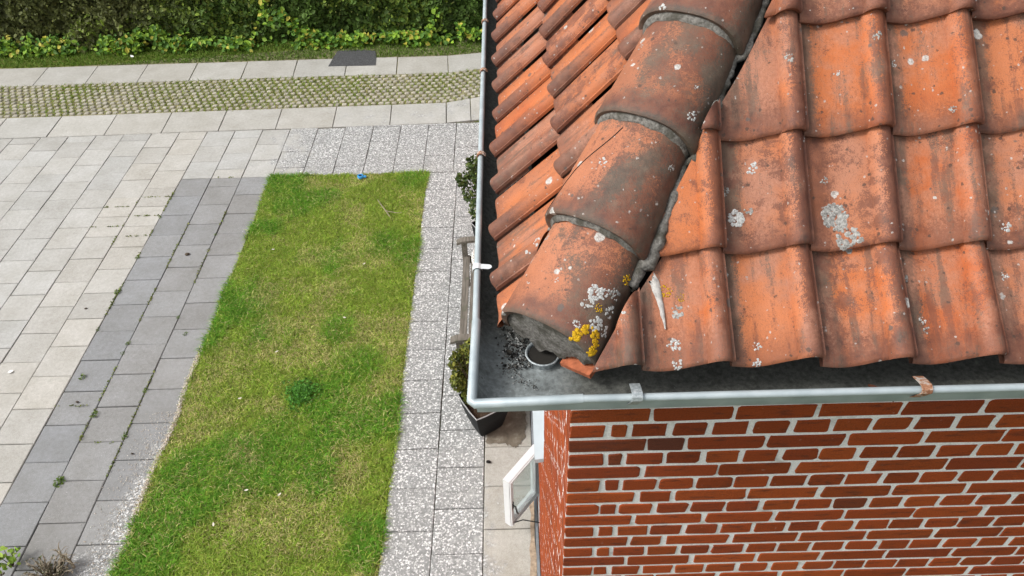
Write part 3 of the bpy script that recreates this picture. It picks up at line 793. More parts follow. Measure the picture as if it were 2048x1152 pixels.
# --- hip tiles
hL0, hR0, hE = Vector((-.033, 1.177, 4.229)), Vector((.170, 1.019, 4.247)), Vector((.1145, .1675, .149))
hdir = hE.normalized()
def hip_geo():
    bm, tuv, rnd = new_tile_bm()
    return bm, tuv, rnd
hip_bvhs = []
def arc_pt(Lp, Rp, t, rise, shrink=1.):
    M = (Lp+Rp)/2; c = (Rp-Lp)/2; n = c.cross(hdir); n = n if n.z > 0 else -n; n.normalize()
    an = math.pi*t; e = .82
    cx = -math.cos(an); sx = math.sin(an)
    return M+c*shrink*math.copysign(abs(cx)**e, cx)+n*rise*shrink*abs(sx)**e
hip_objs = []
for k in range(8):
    bm, tuv, rnd = hip_geo(); r = (random.random(), random.random(), random.random())
    jx = Vector((random.uniform(-.006, .006), random.uniform(-.006, .006), random.uniform(-.003, .003)))
    Lp, Rp = hL0+hE*k+jx, hR0+hE*k+jx
    L2, R2 = hL0+hE*(k+1.22)+jx, hR0+hE*(k+1.22)+jx
    rise = .105; NT = 26; VS = [0, .01, .03, .1, .3, .55, .8, 1.0]; rows = []
    for v in VS:
        a, b = Lp.lerp(L2, v), Rp.lerp(R2, v); sh = 1.0-.16*v+(.012 if v < .05 else 0); rw = []
        drop = Vector((0, 0, -.012*v))
        for i in range(NT+1):
            t = i/NT; rd = .005*(1-min(1, v/.03))**2
            p = arc_pt(a, b, t, rise, sh)+drop+hdir*(.034 if k == 0 else .022)*math.sin(math.pi*t)*(1-v)
            if rd: p = p+((a+b)/2-p).normalized()*rd
            q = bm.verts.new(p); q[tuv] = Vector((t, v, r[0])); q[rnd] = Vector((*r, 1)); rw.append(q)
        rows.append(rw)
    for a, b in zip(rows[:-1], rows[1:]):
        for i in range(NT): bm.faces.new((a[i], a[i+1], b[i+1], b[i]))
    low = []; deep = []
    for i in range(NT+1):
        t = i/NT
        for lst, v, s in ((low, .003, .875), (deep, .35, .86)):
            q = bm.verts.new(arc_pt(Lp.lerp(L2, v), Rp.lerp(R2, v), t, rise, s)+hdir*(.034 if k == 0 else .022)*math.sin(math.pi*t)*(1-v)); q[tuv] = Vector((t, 0, r[0])); q[rnd] = Vector((*r, 1)); lst.append(q)
    for i in range(NT):
        bm.faces.new((low[i], low[i+1], rows[0][i+1], rows[0][i])); bm.faces.new((deep[i], deep[i+1], low[i+1], low[i]))
    bmesh.ops.recalc_face_normals(bm, faces=bm.faces[:])
    hip_bvhs.append(BVHTree.FromBMesh(bm))
    me = bpy.data.meshes.new('hip_tile'); bm.to_mesh(me)
    o = link('hip_tile', me, M_HIP, None, True); me.set_sharp_from_angle(angle=math.radians(55)); hpart(o, roof); hip_objs.append(o)
# mortar: under each hip arc and along the front edge of the hip
mb = MB()
for k in range(1, 8):
    Lp, Rp = hL0+hE*k, hR0+hE*k; NT = 40; V = []; Fc = []
    for i in range(NT+1):
        t = -.02+1.04*i/NT; tt = min(max(t, 0), 1)
        wob = .010*math.sin(i*.9+k)+random.uniform(-.004, .004)
        for (v, s) in ((.10, .90), (-.006+wob*.3, .885), (-.026+wob*.6, .86), (-.044+wob*.7, .81)):
            V.append(arc_pt(Lp+hE*v, Rp+hE*v, tt, .105, s*(1+random.uniform(-.006, .006)))+hdir*.020*math.sin(math.pi*tt))
    for i in range(NT):
        for q in range(3): Fc.append((i*4+q, i*4+q+1, i*4+q+5, i*4+q+4))
    mb.add(V, Fc)
# lower end plug of the first tile
Lp, Rp = hL0, hR0; NT = 30; V = []; Fc = []
for i in range(NT+1):
    t = i/NT; base = arc_pt(Lp, Rp, t, .105, .90)+hE*.05+hdir*.034*math.sin(math.pi*t)
    bot = Lp.lerp(Rp, .10+.86*t)+hE*.06+Vector((0, 0, -.020-.026*math.sin(math.pi*min(1, t*1.25))-.008*math.sin(i*.8)+random.uniform(-.003, .003)))
    for q in range(4): V.append(base.lerp(bot, q/3)+hE*random.uniform(-.010, .010)+Vector((0, 0, -.008*math.sin(math.pi*q/3))))
for i in range(NT):
    for q in range(3): Fc.append((i*4+q, i*4+q+1, i*4+q+5, i*4+q+4))
mb.add(V, Fc)
# ragged fillet lying on the front tiles along the foot of the hip
pts = []; rs = []
for i in range(150):
    kk = .74+i*.045; v = kk % 1.; a, b = hL0+hE*kk, hR0+hE*kk
    f = (a+b)/2+(b-a)/2*(1-.16*v)+hipn*.004
    h_ = bvh.ray_cast(f+NF*.12, -NF, .3)
    q = (h_[0] if h_[0] is not None else f)
    if pts: q = pts[-1].lerp(q, .55)
    if pts: q = Vector((f.x, q.y*.5+f.y*.5, q.z))
    pts.append(q+Vector((random.uniform(-.003, .003), random.uniform(-.003, .003), random.uniform(-.002, .002))))
    rs.append(random.uniform(.008, .014)*(1.35 if i < 12 else 1.))
mb.tube(pts, rs, 8)
pts = []; rs = []
for i in range(110):
    q = hL0+hE*(.35+i*.06); pts.append(q+Vector((.012+random.uniform(-.003, .003), random.uniform(-.003, .003)+.004, -.010))); rs.append(random.uniform(.009, .016))
mb.tube(pts, rs, 8)
hpart(mb.build('hip_mortar', M_CEM, None, True), roof)
# small broken clay piece under the lowest hip tile
mb = MB(); a = hL0.lerp(hR0, .64)+hE*.09+Vector((.0, 0, -.052)); b = hL0.lerp(hR0, .95)+hE*.06+Vector((.0, 0, -.036))
mb.bar(a, b, .035, .012, (0, -.3, 1), (1, 1, 1, 1)); hpart(mb.build('tile_fragment', vary('raw_clay', (.36, .11, .05), .35, 60, .9, .3)), roof)

# --- lichen crusts grown on the tiles
def crust_patch(name, mat, hit, nrm, rad, asp=1., n=22, hole=0., hgt=.0011):
    n = int(n*2.2); mb = MB(); nrm = nrm.normalized(); t = nrm.orthogonal().normalized(); b = nrm.cross(t)
    for q in range(n):
        yl = 'yellow' in name; rr_ = rad*math.sqrt(random.uniform(max(hole, .25) if yl and rad > .02 else hole, 1)); an = random.uniform(0, 2*math.pi)
        c0 = hit+t*rr_*math.cos(an)+b*rr_*math.sin(an)*asp
        hh = cast(c0+nrm*.05, -nrm)
        if hh is None: continue
        c1, n1 = hh
        if (c1-c0).length > .03: continue
        s0 = rad*(random.uniform(.07, .20) if yl else random.uniform(.10, .34)); t1 = n1.orthogonal().normalized(); b1 = n1.cross(t1); K = 9
        V = [c1+n1*hgt*random.uniform(.6, 1.2)]; 
        ph = random.uniform(0, 6)
        for lv, (f, z) in enumerate(((.55, .8), (1., -.25))):
            for k in range(K):
                a_ = 2*math.pi*k/K+ph; rj = s0*f*random.uniform(.7, 1.2); V.append(c1+(t1*math.cos(a_)+b1*math.sin(a_))*rj+n1*hgt*z)
        hk = 2.2 if 'yellow' in name else 1.
        V = [c1+(p_-c1)*1.+n1*((p_-c1).dot(n1)*(hk-1)) for p_ in V]
        Fc = [(0, 1+k, 1+(k+1) % K) for k in range(K)]+[(1+k, 1+K+k, 1+K+(k+1) % K, 1+(k+1) % K) for k in range(K)]
        mb.add(V, Fc)
    if mb.v: return hpart(mb.build(name, mat, None, True), roof)
def cast(o_, d_):
    best = None
    for B_ in [bvh]+hip_bvhs:
        h_ = B_.ray_cast(o_, d_, .4)
        if h_[0] is not None and (best is None or h_[3] < best[2]): best = (h_[0], h_[1] if h_[1].dot(d_) < 0 else -h_[1], h_[3])
    return (best[0], best[1]) if best else None
def on_front(x, s_):
    p = P0+UF*s_; p.x = x; return cast(p+NF*.2, -NF)
def on_hip(k, t, v):
    p = arc_pt(hL0+hE*(k+v), hR0+hE*(k+v), t, .105); c = (hL0+hR0)/2+hE*(k+v); d_ = (c-p).normalized(); return cast(p-d_*.08, d_)
FR = [(.481, .280, .018, 'w', 26, 0), (.692, .277, .027, 'g', 40, 0), (.716, .229, .026, 'g', 16, 0), (.509, .298, .010, 'g', 8, 0), (.522, .390, .013, 'w', 9, 0),
      (.503, .005, .009, 'w', 8, 0), (.500, -.030, .010, 'w', 8, 0), (.330, .012, .014, 'w', 12, 0), (.332, -.03, .012, 'w', 9, 0), (.323, .128, .014, 'y', 14, .1), (.352, .112, .009, 'y', 8, 0),
      (.34, .085, .016, 'g', 9, 0), (.838, .608, .009, 'w', 6, 0), (.714, .593, .007, 'w', 6, 0), (.675, .357, .009, 'g', 8, 0), (1.055, .245, .011, 'w', 8, 0), (1.048, .140, .010, 'w', 7, 0),
      (.858, .05, .008, 'w', 7, 0), (.862, .03, .008, 'g', 7, 0), (.836, .14, .008, 'g', 7, 0), (.46, .34, .010, 'g', 7, 0), (.79, .66, .010, 'g', 8, 0), (.60, .62, .011, 'g', 7, 0), (.95, .50, .008, 'g', 12, 0)]
LM = {'w': ('white_lichen', M_WLI), 'g': ('grey_lichen', M_GLI), 'y': ('yellow_lichen', M_YEL)}
for (x, s_, r_, kd, n, ho) in FR:
    h_ = on_front(x, s_)
    if h_: crust_patch(LM[kd][0], LM[kd][1], h_[0], h_[1], r_, 1., n, ho)
HP = [(0, .80, .15, .033, 'y', 52, .12), (0, .80, .45, .010, 'y', 12, 0), (0, .93, .78, .013, 'y', 14, 0), (0, .71, .45, .013, 'w', 12, .1), (0, .73, .56, .017, 'w', 18, .0), (0, .80, .58, .012, 'w', 10, 0), (0, .90, .46, .014, 'w', 12, .2), (0, .70, .25, .010, 'w', 7, .2),
      (0, .82, .32, .015, 'w', 14, .1), (0, .91, .30, .012, 'w', 9, 0), (0, .88, .62, .014, 'g', 9, 0), (0, .06, .62, .016, 'w', 10, .2), (0, .10, .80, .012, 'w', 8, .2), (0, .20, .86, .010, 'g', 6, 0), (0, .33, .42, .006, 'w', 4, 0), (0, .5, .52, .006, 'w', 4, 0),
      (1, .45, .62, .010, 'w', 8, .1), (1, .03, .5, .010, 'w', 7, 0), (1, .88, .80, .009, 'g', 7, 0), (2, .80, .25, .011, 'w', 8, .2), (2, .75, .5, .006, 'w', 4, 0), (3, .40, .10, .010, 'w', 8, .1), (1, .12, .55, .008, 'g', 6, 0), (2, .3, .75, .007, 'g', 5, 0)]
for (k, t, v, r_, kd, n, ho) in HP:
    h_ = on_hip(k, t, v)
    if h_: crust_patch(LM[kd][0], LM[kd][1], h_[0], h_[1], r_, 1., n, ho)
# hairline crack across the second hip tile
pts = []
for i in range(26):
    f = i/25; h_ = on_hip(1, .46-.35*f+.012*math.sin(f*9), .97-.93*f)
    if h_: pts.append(h_[0]+h_[1]*.0002)
mb = MB(); mb.tube(pts, .0014, 5); hpart(mb.build('crack', M_DARK), roof)
# white cement smear running down the first tiles beside the hip
mb = MB(); V = []; Fc = []
for i in range(13):
    f = i/12; x = .286+.034*f**.6-.006*f*f; s_ = .170-.125*f; wd = .012*(1-f)**1.1*random.uniform(.8, 1.2)+.002
    for q in range(5):
        h_ = on_front(x+(q-2)*wd/2.2+random.uniform(-.001, .001), s_)
        V.append((h_[0]+h_[1]*(.005 if 0 < q < 4 else .0008)) if h_ else Vector((x, 1.1, 4.3)))
for i in range(12):
    for q in range(4): Fc.append((i*5+q, i*5+q+1, i*5+q+6, i*5+q+5))
mb.add(V, Fc); hpart(mb.build('mortar_smear', vary('pale_cement', (.46, .44, .41), .3, 90, .95, .5), None, True), roof)

# --- gutter: half-round trough along both eaves with a mitred corner and a rolled bead
GXo, GYo, GZ = -.088, .958, 4.226; GR = .097
prof = []                                                   # (distance inward from outer lip, height)
for i in range(13):
    an = math.pi*i/12; prof.append((GR-GR*math.cos(an), -.068*math.sin(an)**.45))
prof[-1] = (2*GR, .012)
def gut_sweep(prof, mb, flip=False):
    pathp = [('f', 3.4), ('c', 0), ('l', 6.0)]
    V = []; n = len(prof)
    sect = []
    for xx in (5.75, 2.5, 1.8, 1.2, .9, .6, .35, .2): sect.append([(xx, GYo+d, GZ+z) for d, z in prof])
    sect.append([(GXo+d, GYo+d, GZ+z) for d, z in prof])
    for yy in (1.2, 1.4, 1.7, 2.2, 3.0, 4.0, 9.0): sect.append([(GXo+d, yy, GZ+z) for d, z in prof])
    for s_ in sect: V += s_
    Fc = []
    for a in range(len(sect)-1):
        for k in range(n-1):
            f = (a*n+k, a*n+k+1, (a+1)*n+k+1, (a+1)*n+k); Fc.append(f[::-1] if flip else f)
    mb.add(V, Fc)
mb = MB(); gut_sweep(prof, mb)
gut = hpart(mb.build('gutter', M_ZDIRT, None, True, sharp=50))
# outer skin
mb = MB(); gut_sweep([(d-.0015 if d < GR else d+.0015, z-.002) for d, z in prof], mb, True)
# bead: rolled lip, thicker on the corner piece
def bead(pts, r): mb.tube(pts, r, 10)
bead([(5.75, GYo-.004, GZ+.004), (.128, GYo-.004, GZ+.004)], .0085)
bead([(.135, GYo-.003, GZ+.003), (GXo-.002, GYo-.008, GZ+.002), (GXo-.008, GYo-.002, GZ+.002), (GXo-.003, 1.19, GZ+.003)], .0105)
bead([(GXo-.004, 1.185, GZ+.004), (GXo-.004, 9.0, GZ+.004)], .0085)
hpart(mb.build('gutter_lip', M_ZINC, None, True, sharp=60), gut)
# flared outlet in the corner
mb = MB(); oc = Vector((.060, 1.128, GZ-.056)); K = 28; V = []; Fc = []
rings = [(.041, .012), (.0395, .016), (.035, .010), (.034, -.09), (.0345, -.14)]
for r_, z_ in rings:
    for k in range(K): an = 2*math.pi*k/K; V.append((oc.x+r_*math.cos(an), oc.y+r_*math.sin(an), oc.z+z_))
for a in range(len(rings)-1):
    for k in range(K): Fc.append((a*K+k, a*K+(k+1) % K, (a+1)*K+(k+1) % K, (a+1)*K+k))
mb.add(V, Fc); hpart(mb.build('outlet', M_GALV, None, True), gut)
mb = MB(); mb.add([(oc.x+.0325*math.cos(2*math.pi*k/K), oc.y+.0325*math.sin(2*math.pi*k/K), oc.z+.009) for k in range(K)], [tuple(range(K))])
hpart(mb.build('outlet_hole', M_DARK), gut)
# brackets
def bracket(p, along, mat, lab, strap=True, wd=.022):
    """strap wrapping the lip and running down the outside of the trough"""
    mb = MB(); inw = Vector((0, 1, 0)) if along == 'x' else Vector((1, 0, 0)); ax = Vector((1, 0, 0)) if along == 'x' else Vector((0, 1, 0))
    p = Vector(p); Z = Vector((0, 0, 1)); pts = []
    if strap:
        for d, z in ((.03, .004), (.012, .012), (-.004, .0165), (-.014, .012), (-.0165, .003), (-.011, -.008), (-.004, -.022), (.006, -.040), (.022, -.060), (.045, -.074), (.066, -.078)): pts.append((d, z))
    else:
        for d, z in ((.012, .006), (.006, .013), (-.004, .0160), (-.0135, .011), (-.016, .003), (-.012, -.008)): pts.append((d, z))
    V = []; Fc = []; n = len(pts)
    for i, (d, z) in enumerate(pts):
        sl_ = .018*ss(4, 10, i) if strap else 0
        for (sx, th) in ((-.5, 0), (.5, 0), (.5, -.0025), (-.5, -.0025)):
            c = (Vector((d, 0, z))-Vector((-.004, 0, 0))); k = 1+th*1.0/(max(.008, c.length))
            q = Vector((-.004, 0, 0))+c*k
            V.append(p+inw*q.x+Z*q.z+ax*(sx*wd-sl_))
    for i in range(n-1):
        for q in range(4): Fc.append((i*4+q, i*4+(q+1) % 4, i*4+4+(q+1) % 4, i*4+4+q))
    Fc += [(0, 1, 2, 3), tuple((n-1)*4+q for q in (3, 2, 1, 0))]
    mb.add(V, Fc); o = hpart(mb.build('gutter_bracket', mat, None, False), gut)
    if lab: o['label'] = lab
bracket((.245, GYo, GZ+.004), 'x', M_GALV, 'clean galvanised bracket')
bracket((.838, GYo, GZ+.004), 'x', M_RUST, 'rusty flaking bracket')
bracket((1.45, GYo, GZ+.004), 'x', M_GALV, None)
for yy in (1.881, 2.425, 2.849): bracket((GXo, yy, GZ+.004), 'y', M_RUST, None, False, .016)
# pale clip with a tongue reaching into the trough
mb = MB(); yy = 1.37
mb.tube([(GXo-.004-.0125, yy-.012, GZ+.004), (GXo-.004-.0125, yy+.012, GZ+.004)], .0001, 4)
V = []
for i in range(9):
    an = math.radians(200-25*i); V += [(GXo-.004+.0125*math.cos(an), yy-.010, GZ+.004+.0125*math.sin(an)), (GXo-.004+.0125*math.cos(an), yy+.010, GZ+.004+.0125*math.sin(an))]
mb.add(V, [(2*i, 2*i+1, 2*i+3, 2*i+2) for i in range(8)])
K = 10; V = [(GXo+.004, yy-.009, GZ+.013), (GXo+.004, yy+.009, GZ+.013)]+[(GXo+.022+.010*math.cos(a_), yy+.009*math.sin(a_), GZ+.011) for a_ in [math.pi/2-math.pi*q/(K-1) for q in range(K)]]
mb.add(V, [tuple(range(len(V)))])
o = hpart(mb.build('gutter_bracket', vary('pale_clip', (.68, .72, .73), .08, 40, .5, 0)), gut); o['label'] = 'pale clip with rounded tongue'
# grit and moss lying in the gutters
def chips(name, pts, size, palette, flat=.6):
    V = []; Fc = []; C = []; base = np.array([[1, 0, 0], [-.5, .87, 0], [-.5, -.87, 0], [.3, .1, .9], [-.1, -.2, -.9]]); T = [(0, 1, 3), (1, 2, 3), (2, 0, 3), (1, 0, 4), (2, 1, 4), (0, 2, 4)]
    for p, s_ in zip(pts, size):
        a_ = random.uniform(0, 6.3); ca, sa = math.cos(a_), math.sin(a_); st_ = random.uniform(.6, 1.5); b0 = len(V)
        col_ = random.choice(palette); k = random.uniform(.7, 1.25)
        for q in base:
            x_, y_, z_ = q[0]*st_, q[1], q[2]*flat
            V.append((p[0]+s_*(x_*ca-y_*sa), p[1]+s_*(x_*sa+y_*ca), p[2]+s_*z_)); C.append([c_*k for c_ in col_])
        Fc += [(b0+f[0], b0+f[1], b0+f[2]) for f in T]
    return link(name, np_mesh(name, np.array(V), np.array(Fc), np.array(C)), M_TINT)
gutz = lambda d: GZ-.068*max(0., 1-((d-GR)/GR)**2)**.225
pts = []; sz = []
for i in range(5200):
    yy = 1.10+random.random()**1.3*2.2; d = random.triangular(.035, .135, .095)
    if random.random() > .35+.65*vnoise(np.array([yy*7.]), np.array([.3]))[0]: continue
    pts.append((GXo+d, yy, gutz(d)+random.uniform(.0, .02)*(d/.13))); sz.append(random.uniform(.0016, .0050))
for i in range(900):
    xx = .25+random.random()*1.4; d = random.triangular(.006, .06, .012); pts.append((xx, GYo+d, gutz(d)+.003)); sz.append(random.uniform(.001, .0035))
for i in range(120):
    a_ = random.uniform(.2, 1.4); r_ = random.gauss(.085, .010); pts.append((.060-r_*math.cos(a_), 1.128-r_*math.sin(a_), gutz(.06)+.003)); sz.append(random.uniform(.0008, .0028))
tag(chips('gutter_grit', pts, sz, [(.02, .02, .02), (.035, .033, .03), (.05, .045, .04), (.09, .085, .075), (.35, .35, .34)]), 'dark loose grit and moss crumbs lying in the zinc gutter', 'grit', kind='stuff')
mb = MB(); mb.tube([(-.022, 1.138, GZ-.055), (-.012, 1.142, GZ-.053)], [.009, .006], 7); tag(mb.build('moss_lump', M_DARK, smooth=True), 'small black lump of moss in the gutter corner below the hip', 'moss')
def curled_leaf(name, p, L, wd, col, label, cat, rz=0., n=7, cup=.4, group=None):
    V = []; Fc = []; ca, sa = math.cos(rz), math.sin(rz)
    for i in range(n):
        f = i/(n-1); w_ = wd*math.sin(math.pi*min(.97, f*.95+.04))**.7
        for q in (-1, 0, 1):
            x_ = (f-.5)*L; y_ = q*w_/2; z_ = .003+abs(q)*w_*cup*.5+L*.22*(f-.5)**2*2
            V.append((p[0]+x_*ca-y_*sa, p[1]+x_*sa+y_*ca, p[2]+z_))
    for i in range(n-1):
        for q in range(2): Fc.append((i*3+q, i*3+q+1, i*3+q+4, i*3+q+3))
    mb = MB(); mb.add(V, Fc, (*col, 1)); return tag(mb.build(name, M_TINT, smooth=True, loc=p), label, cat, group)
curled_leaf('dead_leaf', (.775, .984, GZ-.052), .06, .022, (.10, .035, .018), 'curled reddish brown dead leaf lying in the front gutter', 'leaf', -.9, cup=.9)
curled_leaf('fallen_leaf', (-.012, 1.555, GZ-.012), .034, .026, (.55, .52, .48), 'pale dry leaf caught between the side gutter and the tiles', 'leaf', 1.0)

# ================================================================ OBJECTS ON THE GROUND
def foliage_cloud(P, size, palette, up=(0, 0, .6), spread=1.):
    pal = np.array(palette); c = pal[rng.integers(0, len(pal), len(P))]*rng.uniform(.55, 1.4, (len(P), 1))
    return leaves(P, size, c, up=up, spread=spread)
def planter(loc, rz, hr, hb, H, label):
    """square tapered pot, corners towards +-x/+-y of its own frame; half diagonals hr (rim), hb (base)"""
    t = empty('planter', loc, rz); tag(t, label, 'planter')
    mb = MB(); V = []; Fc = []
    lev = [(hb, 0), (hb*1.10, .03), (hb+(hr-hb)*.45, H*.33), (hb+(hr-hb)*.78, H*.66), (hr*.985, H*.93), (hr, H), (hr*.95, H), (hr*.92, H-.04), (hr*.90, H-.07)]
    K = 16
    for r_, z_ in lev:
        for k in range(K):
            a_ = 2*math.pi*k/K; d = abs(math.cos(a_))**1+abs(math.sin(a_))**1; f = r_/d*(1-.05*(k % 4 == 0))
            V.append((f*math.cos(a_), f*math.sin(a_), z_))
    for a in range(len(lev)-1):
        for k in range(K): Fc.append((a*K+k, a*K+(k+1) % K, (a+1)*K+(k+1) % K, (a+1)*K+k))
    Fc.append(tuple(range(K))[::-1]); mb.add(V, Fc)
    mb.build('pot', M_POT, t)
    mb = MB(); pts = []
    for k in range(K):
        a_ = 2*math.pi*k/K; d = abs(math.cos(a_))+abs(math.sin(a_)); f = hr*1.0/d*(1-.05*(k % 4 == 0)); pts.append((f*math.cos(a_), f*math.sin(a_), H+.001))
    mb.tube(pts, .006, 6, closed=True); mb.build('rim', M_POTRIM, t)
    mb = MB(); V = [(0, 0, H-.045)]
    for k in range(K): a_ = 2*math.pi*k/K; d = abs(math.cos(a_))+abs(math.sin(a_)); f = hr*.915/d*(1-.05*(k % 4 == 0)); V.append((f*math.cos(a_), f*math.sin(a_), H-.052+random.uniform(-.008, .008)))
    mb.add(V, [(0, 1+k, 1+(k+1) % K) for k in range(K)]); mb.build('soil', M_PSOIL, t)
    return t
def shrub(loc, blobs, nleaf, size, palette, label, base):
    t = empty('shrub', loc); tag(t, label, 'shrub')
    P = []
    tot = sum(b[3]**2 for b in blobs)
    for (bx, by, bz, br, bzs) in blobs:
        n = int(nleaf*br**2/tot); v = rng.normal(0, 1, (n, 3)); v /= np.linalg.norm(v, axis=1)[:, None]; r_ = br*rng.random(n)**.33
        q = v*r_[:, None]*np.array([1, 1, bzs])+np.array([bx, by, bz]); P.append(q)
    P = np.concatenate(P); k = fbm(P[:, 0]*9+P[:, 2]*5, P[:, 1]*9-P[:, 2]*4, 1., 3, 5) > .40; P = P[k]
    V, Fc, C = foliage_cloud(P, rng.uniform(size*.65, size*1.3, len(P)), palette); link('foliage', np_mesh('foliage', V, Fc, C), M_LEAF, t)
    mb = MB()
    for (bx, by, bz, br, bzs) in blobs:
        for q in range(4):
            e = (bx+random.uniform(-.6, .6)*br, by+random.uniform(-.6, .6)*br, bz+random.uniform(-.2, .6)*br)
            mb.tube([(random.uniform(-.03, .03), random.uniform(-.03, .03), base), (e[0]*.4, e[1]*.4, base+(e[2]-base)*.45), e], [.007, .005, .002], 5)
    mb.build('stem', M_BARK, t); return t
planter((-.300, 4.055, .003), math.radians(-14), .247, .150, .36, 'black square tapered planter standing under the gutter corner')
shrub((-.300, 4.055, .003), [(-.10, .10, .50, .13, 1.0), (-.17, .16, .66, .13, 1.0), (-.06, .20, .72, .15, 1.0), (.03, .08, .48, .12, .8), (-.10, -.02, .44, .09, .8), (-.20, .02, .58, .08, 1.2), (.1, .2, .62, .15, 1)], 4600, .036,
      [(.13, .15, .026), (.18, .20, .035), (.26, .26, .05), (.07, .095, .02)], 'dense olive green box shrub growing in the near black planter', .31)
planter((-.250, 6.46, .003), math.radians(-10), .235, .150, .42, 'black square planter standing behind the far end of the bench')
shrub((-.250, 6.46, .003), [(-.10, 0, .62, .13, 1.1), (-.16, .06, .82, .14, 1.1), (-.02, .05, .95, .16, 1.1), (-.26, .05, 1.0, .09, 1.1), (-.12, .05, 1.14, .12, 1.3), (.1, 0, .8, .16, 1.2)], 2900, .042,
      [(.045, .08, .02), (.075, .12, .028), (.12, .165, .04), (.16, .20, .05)], 'loose glossy green shrub growing in the planter behind the bench', .37)
# bench
bench = empty('bench', (-.33, 5.24, .003)); tag(bench, 'weathered grey wooden garden bench standing against the house wall', 'bench')
def bbuild(mb, name): return mb.build(name, M_TEAK, bench)
BY0, BY1 = -.735, .725                                      # along the wall
mb = MB()
for k in range(5): mb.box(-.205+.085*k, -.205+.085*k+.068, BY0+.03, BY1-.03, .405-.006*k, .427-.006*k)
bbuild(mb, 'seat')
for yy in (BY0, BY1-.06):
    mb = MB(); V = []; N_ = 9
    for i in range(N_):
        x_ = -.265+.47*i/(N_-1); z_ = .605+.018*math.sin(math.pi*i/(N_-1))-.018*(i == 0); w_ = .034+.006*math.sin(math.pi*min(1, i/3.))
        V += [(x_, yy+.03-w_, z_), (x_, yy+.03+w_, z_), (x_, yy+.03+w_, z_+.03), (x_, yy+.03-w_, z_+.03)]
    Fc = [(0, 1, 2, 3), tuple(4*(N_-1)+q for q in (3, 2, 1, 0))]
    for i in range(N_-1):
        for q in range(4): Fc.append((i*4+q, i*4+4+q, i*4+4+(q+1) % 4, i*4+(q+1) % 4))
    mb.add(V, Fc); bbuild(mb, 'armrest')
    mb = MB(); mb.box(-.215, -.160, yy+.003, yy+.057, 0, .606); bbuild(mb, 'leg')
    mb = MB(); mb.bar((.20, yy+.03, 0), (.235, yy+.03, .45), .05, .055, (1, 0, 0)); mb.bar((.235, yy+.03, .45), (.30, yy+.03, .86), .05, .05, (1, 0, 0)); bbuild(mb, 'leg')
    mb = MB(); mb.box(-.158, .21, yy+.008, yy+.05, .335, .40); bbuild(mb, 'seat_rail')
mb = MB(); mb.box(-.209, -.185, BY0+.06, BY1-.06, .325, .398); bbuild(mb, 'apron')
mb = MB(); mb.bar((.305, BY0+.055, .84), (.305, BY1-.055, .84), .05, .06, (0, 0, 1)); mb.bar((.245, BY0+.055, .50), (.245, BY1-.055, .50), .03, .05, (0, 0, 1))
for k in range(14): yy = BY0+.12+k*.093; mb.bar((.247, yy, .522), (.302, yy, .812), .05, .018, (1, 0, 0))
bbuild(mb, 'backrest')
# white wire basket on the bench
mb = MB(); bc = Vector((-.335, 5.775, .43))
for k in range(7):
    z_ = .015+.026*k; r_ = .075+.028*math.sin(math.pi*(.15+.75*k/6)); mb.tube([(bc.x+r_*math.cos(a_), bc.y+r_*math.sin(a_), bc.z+z_) for a_ in [2*math.pi*q/24 for q in range(24)]], .0055, 6, closed=True)
for k in range(8):
    a_ = 2*math.pi*k/8; mb.tube([(bc.x+(.075+.028*math.sin(math.pi*(.15+.75*q/6)))*math.cos(a_), bc.y+(.075+.028*math.sin(math.pi*(.15+.75*q/6)))*math.sin(a_), bc.z+.015+.026*q) for q in range(7)], .003, 5)
tag(mb.build('wire_basket', vary('white_wire', (.72, .71, .67), .08, 30, .6, 0), loc=bc), 'round white wire basket standing on the bench seat', 'basket')
# thin dark brown sheet on the paving beside the near planter
def blob_sheet(name, pts, z, mat, kind='structure', amp=.012):
    V = []
    for i in range(len(pts)):
        a, b = pts[i], pts[(i+1) % len(pts)]
        for k in range(6): f = k/6; V.append((a[0]+(b[0]-a[0])*f+random.uniform(-amp, amp), a[1]+(b[1]-a[1])*f+random.uniform(-amp, amp), z))
    mb = MB(); mb.add(V, [tuple(range(len(V)))]); o = mb.build(name, mat); o['kind'] = kind; return o
m = Mat('brown_concrete', .7, .3)
M_BROWN = m.out(m.ramp(m.noise(14, 6, .65), [(.3, (.10, .082, .06)), (.55, (.17, .145, .11)), (.75, (.30, .27, .22))]))
blob_sheet('dark_patch', [(-.29, 3.84), (-.12, 3.83), (-.03, 3.79), (.04, 3.86), (.075, 4.02), (.06, 4.18), (-.02, 4.26), (-.20, 4.22), (-.28, 4.0)], .0052, M_BROWN)
blob_sheet('rust_stain', [(.055, 2.5), (.105, 2.5), (.108, 3.35), (.085, 3.4), (.07, 3.0)], .0052, vary('stained_concrete', (.36, .27, .19), .35, 30, .95, 0), amp=.008)
# asphalt patch in the far pavement
mb = MB(); V = [(-2.965, 11.335, .0065), (-2.185, 11.325, .0065), (-2.21, 11.62, .0075), (-2.255, 11.86, .0075), (-2.52, 11.93, .0075), (-2.90, 11.90, .0075)]; V += [(p[0], p[1], -.04) for p in V]
mb.add(V, [(0, 1, 2, 3, 4, 5)]+[(i, 6+i, 6+(i+1) % 6, (i+1) % 6) for i in range(6)]); tag(mb.build('asphalt_patch', M_ASPH), kind='structure')
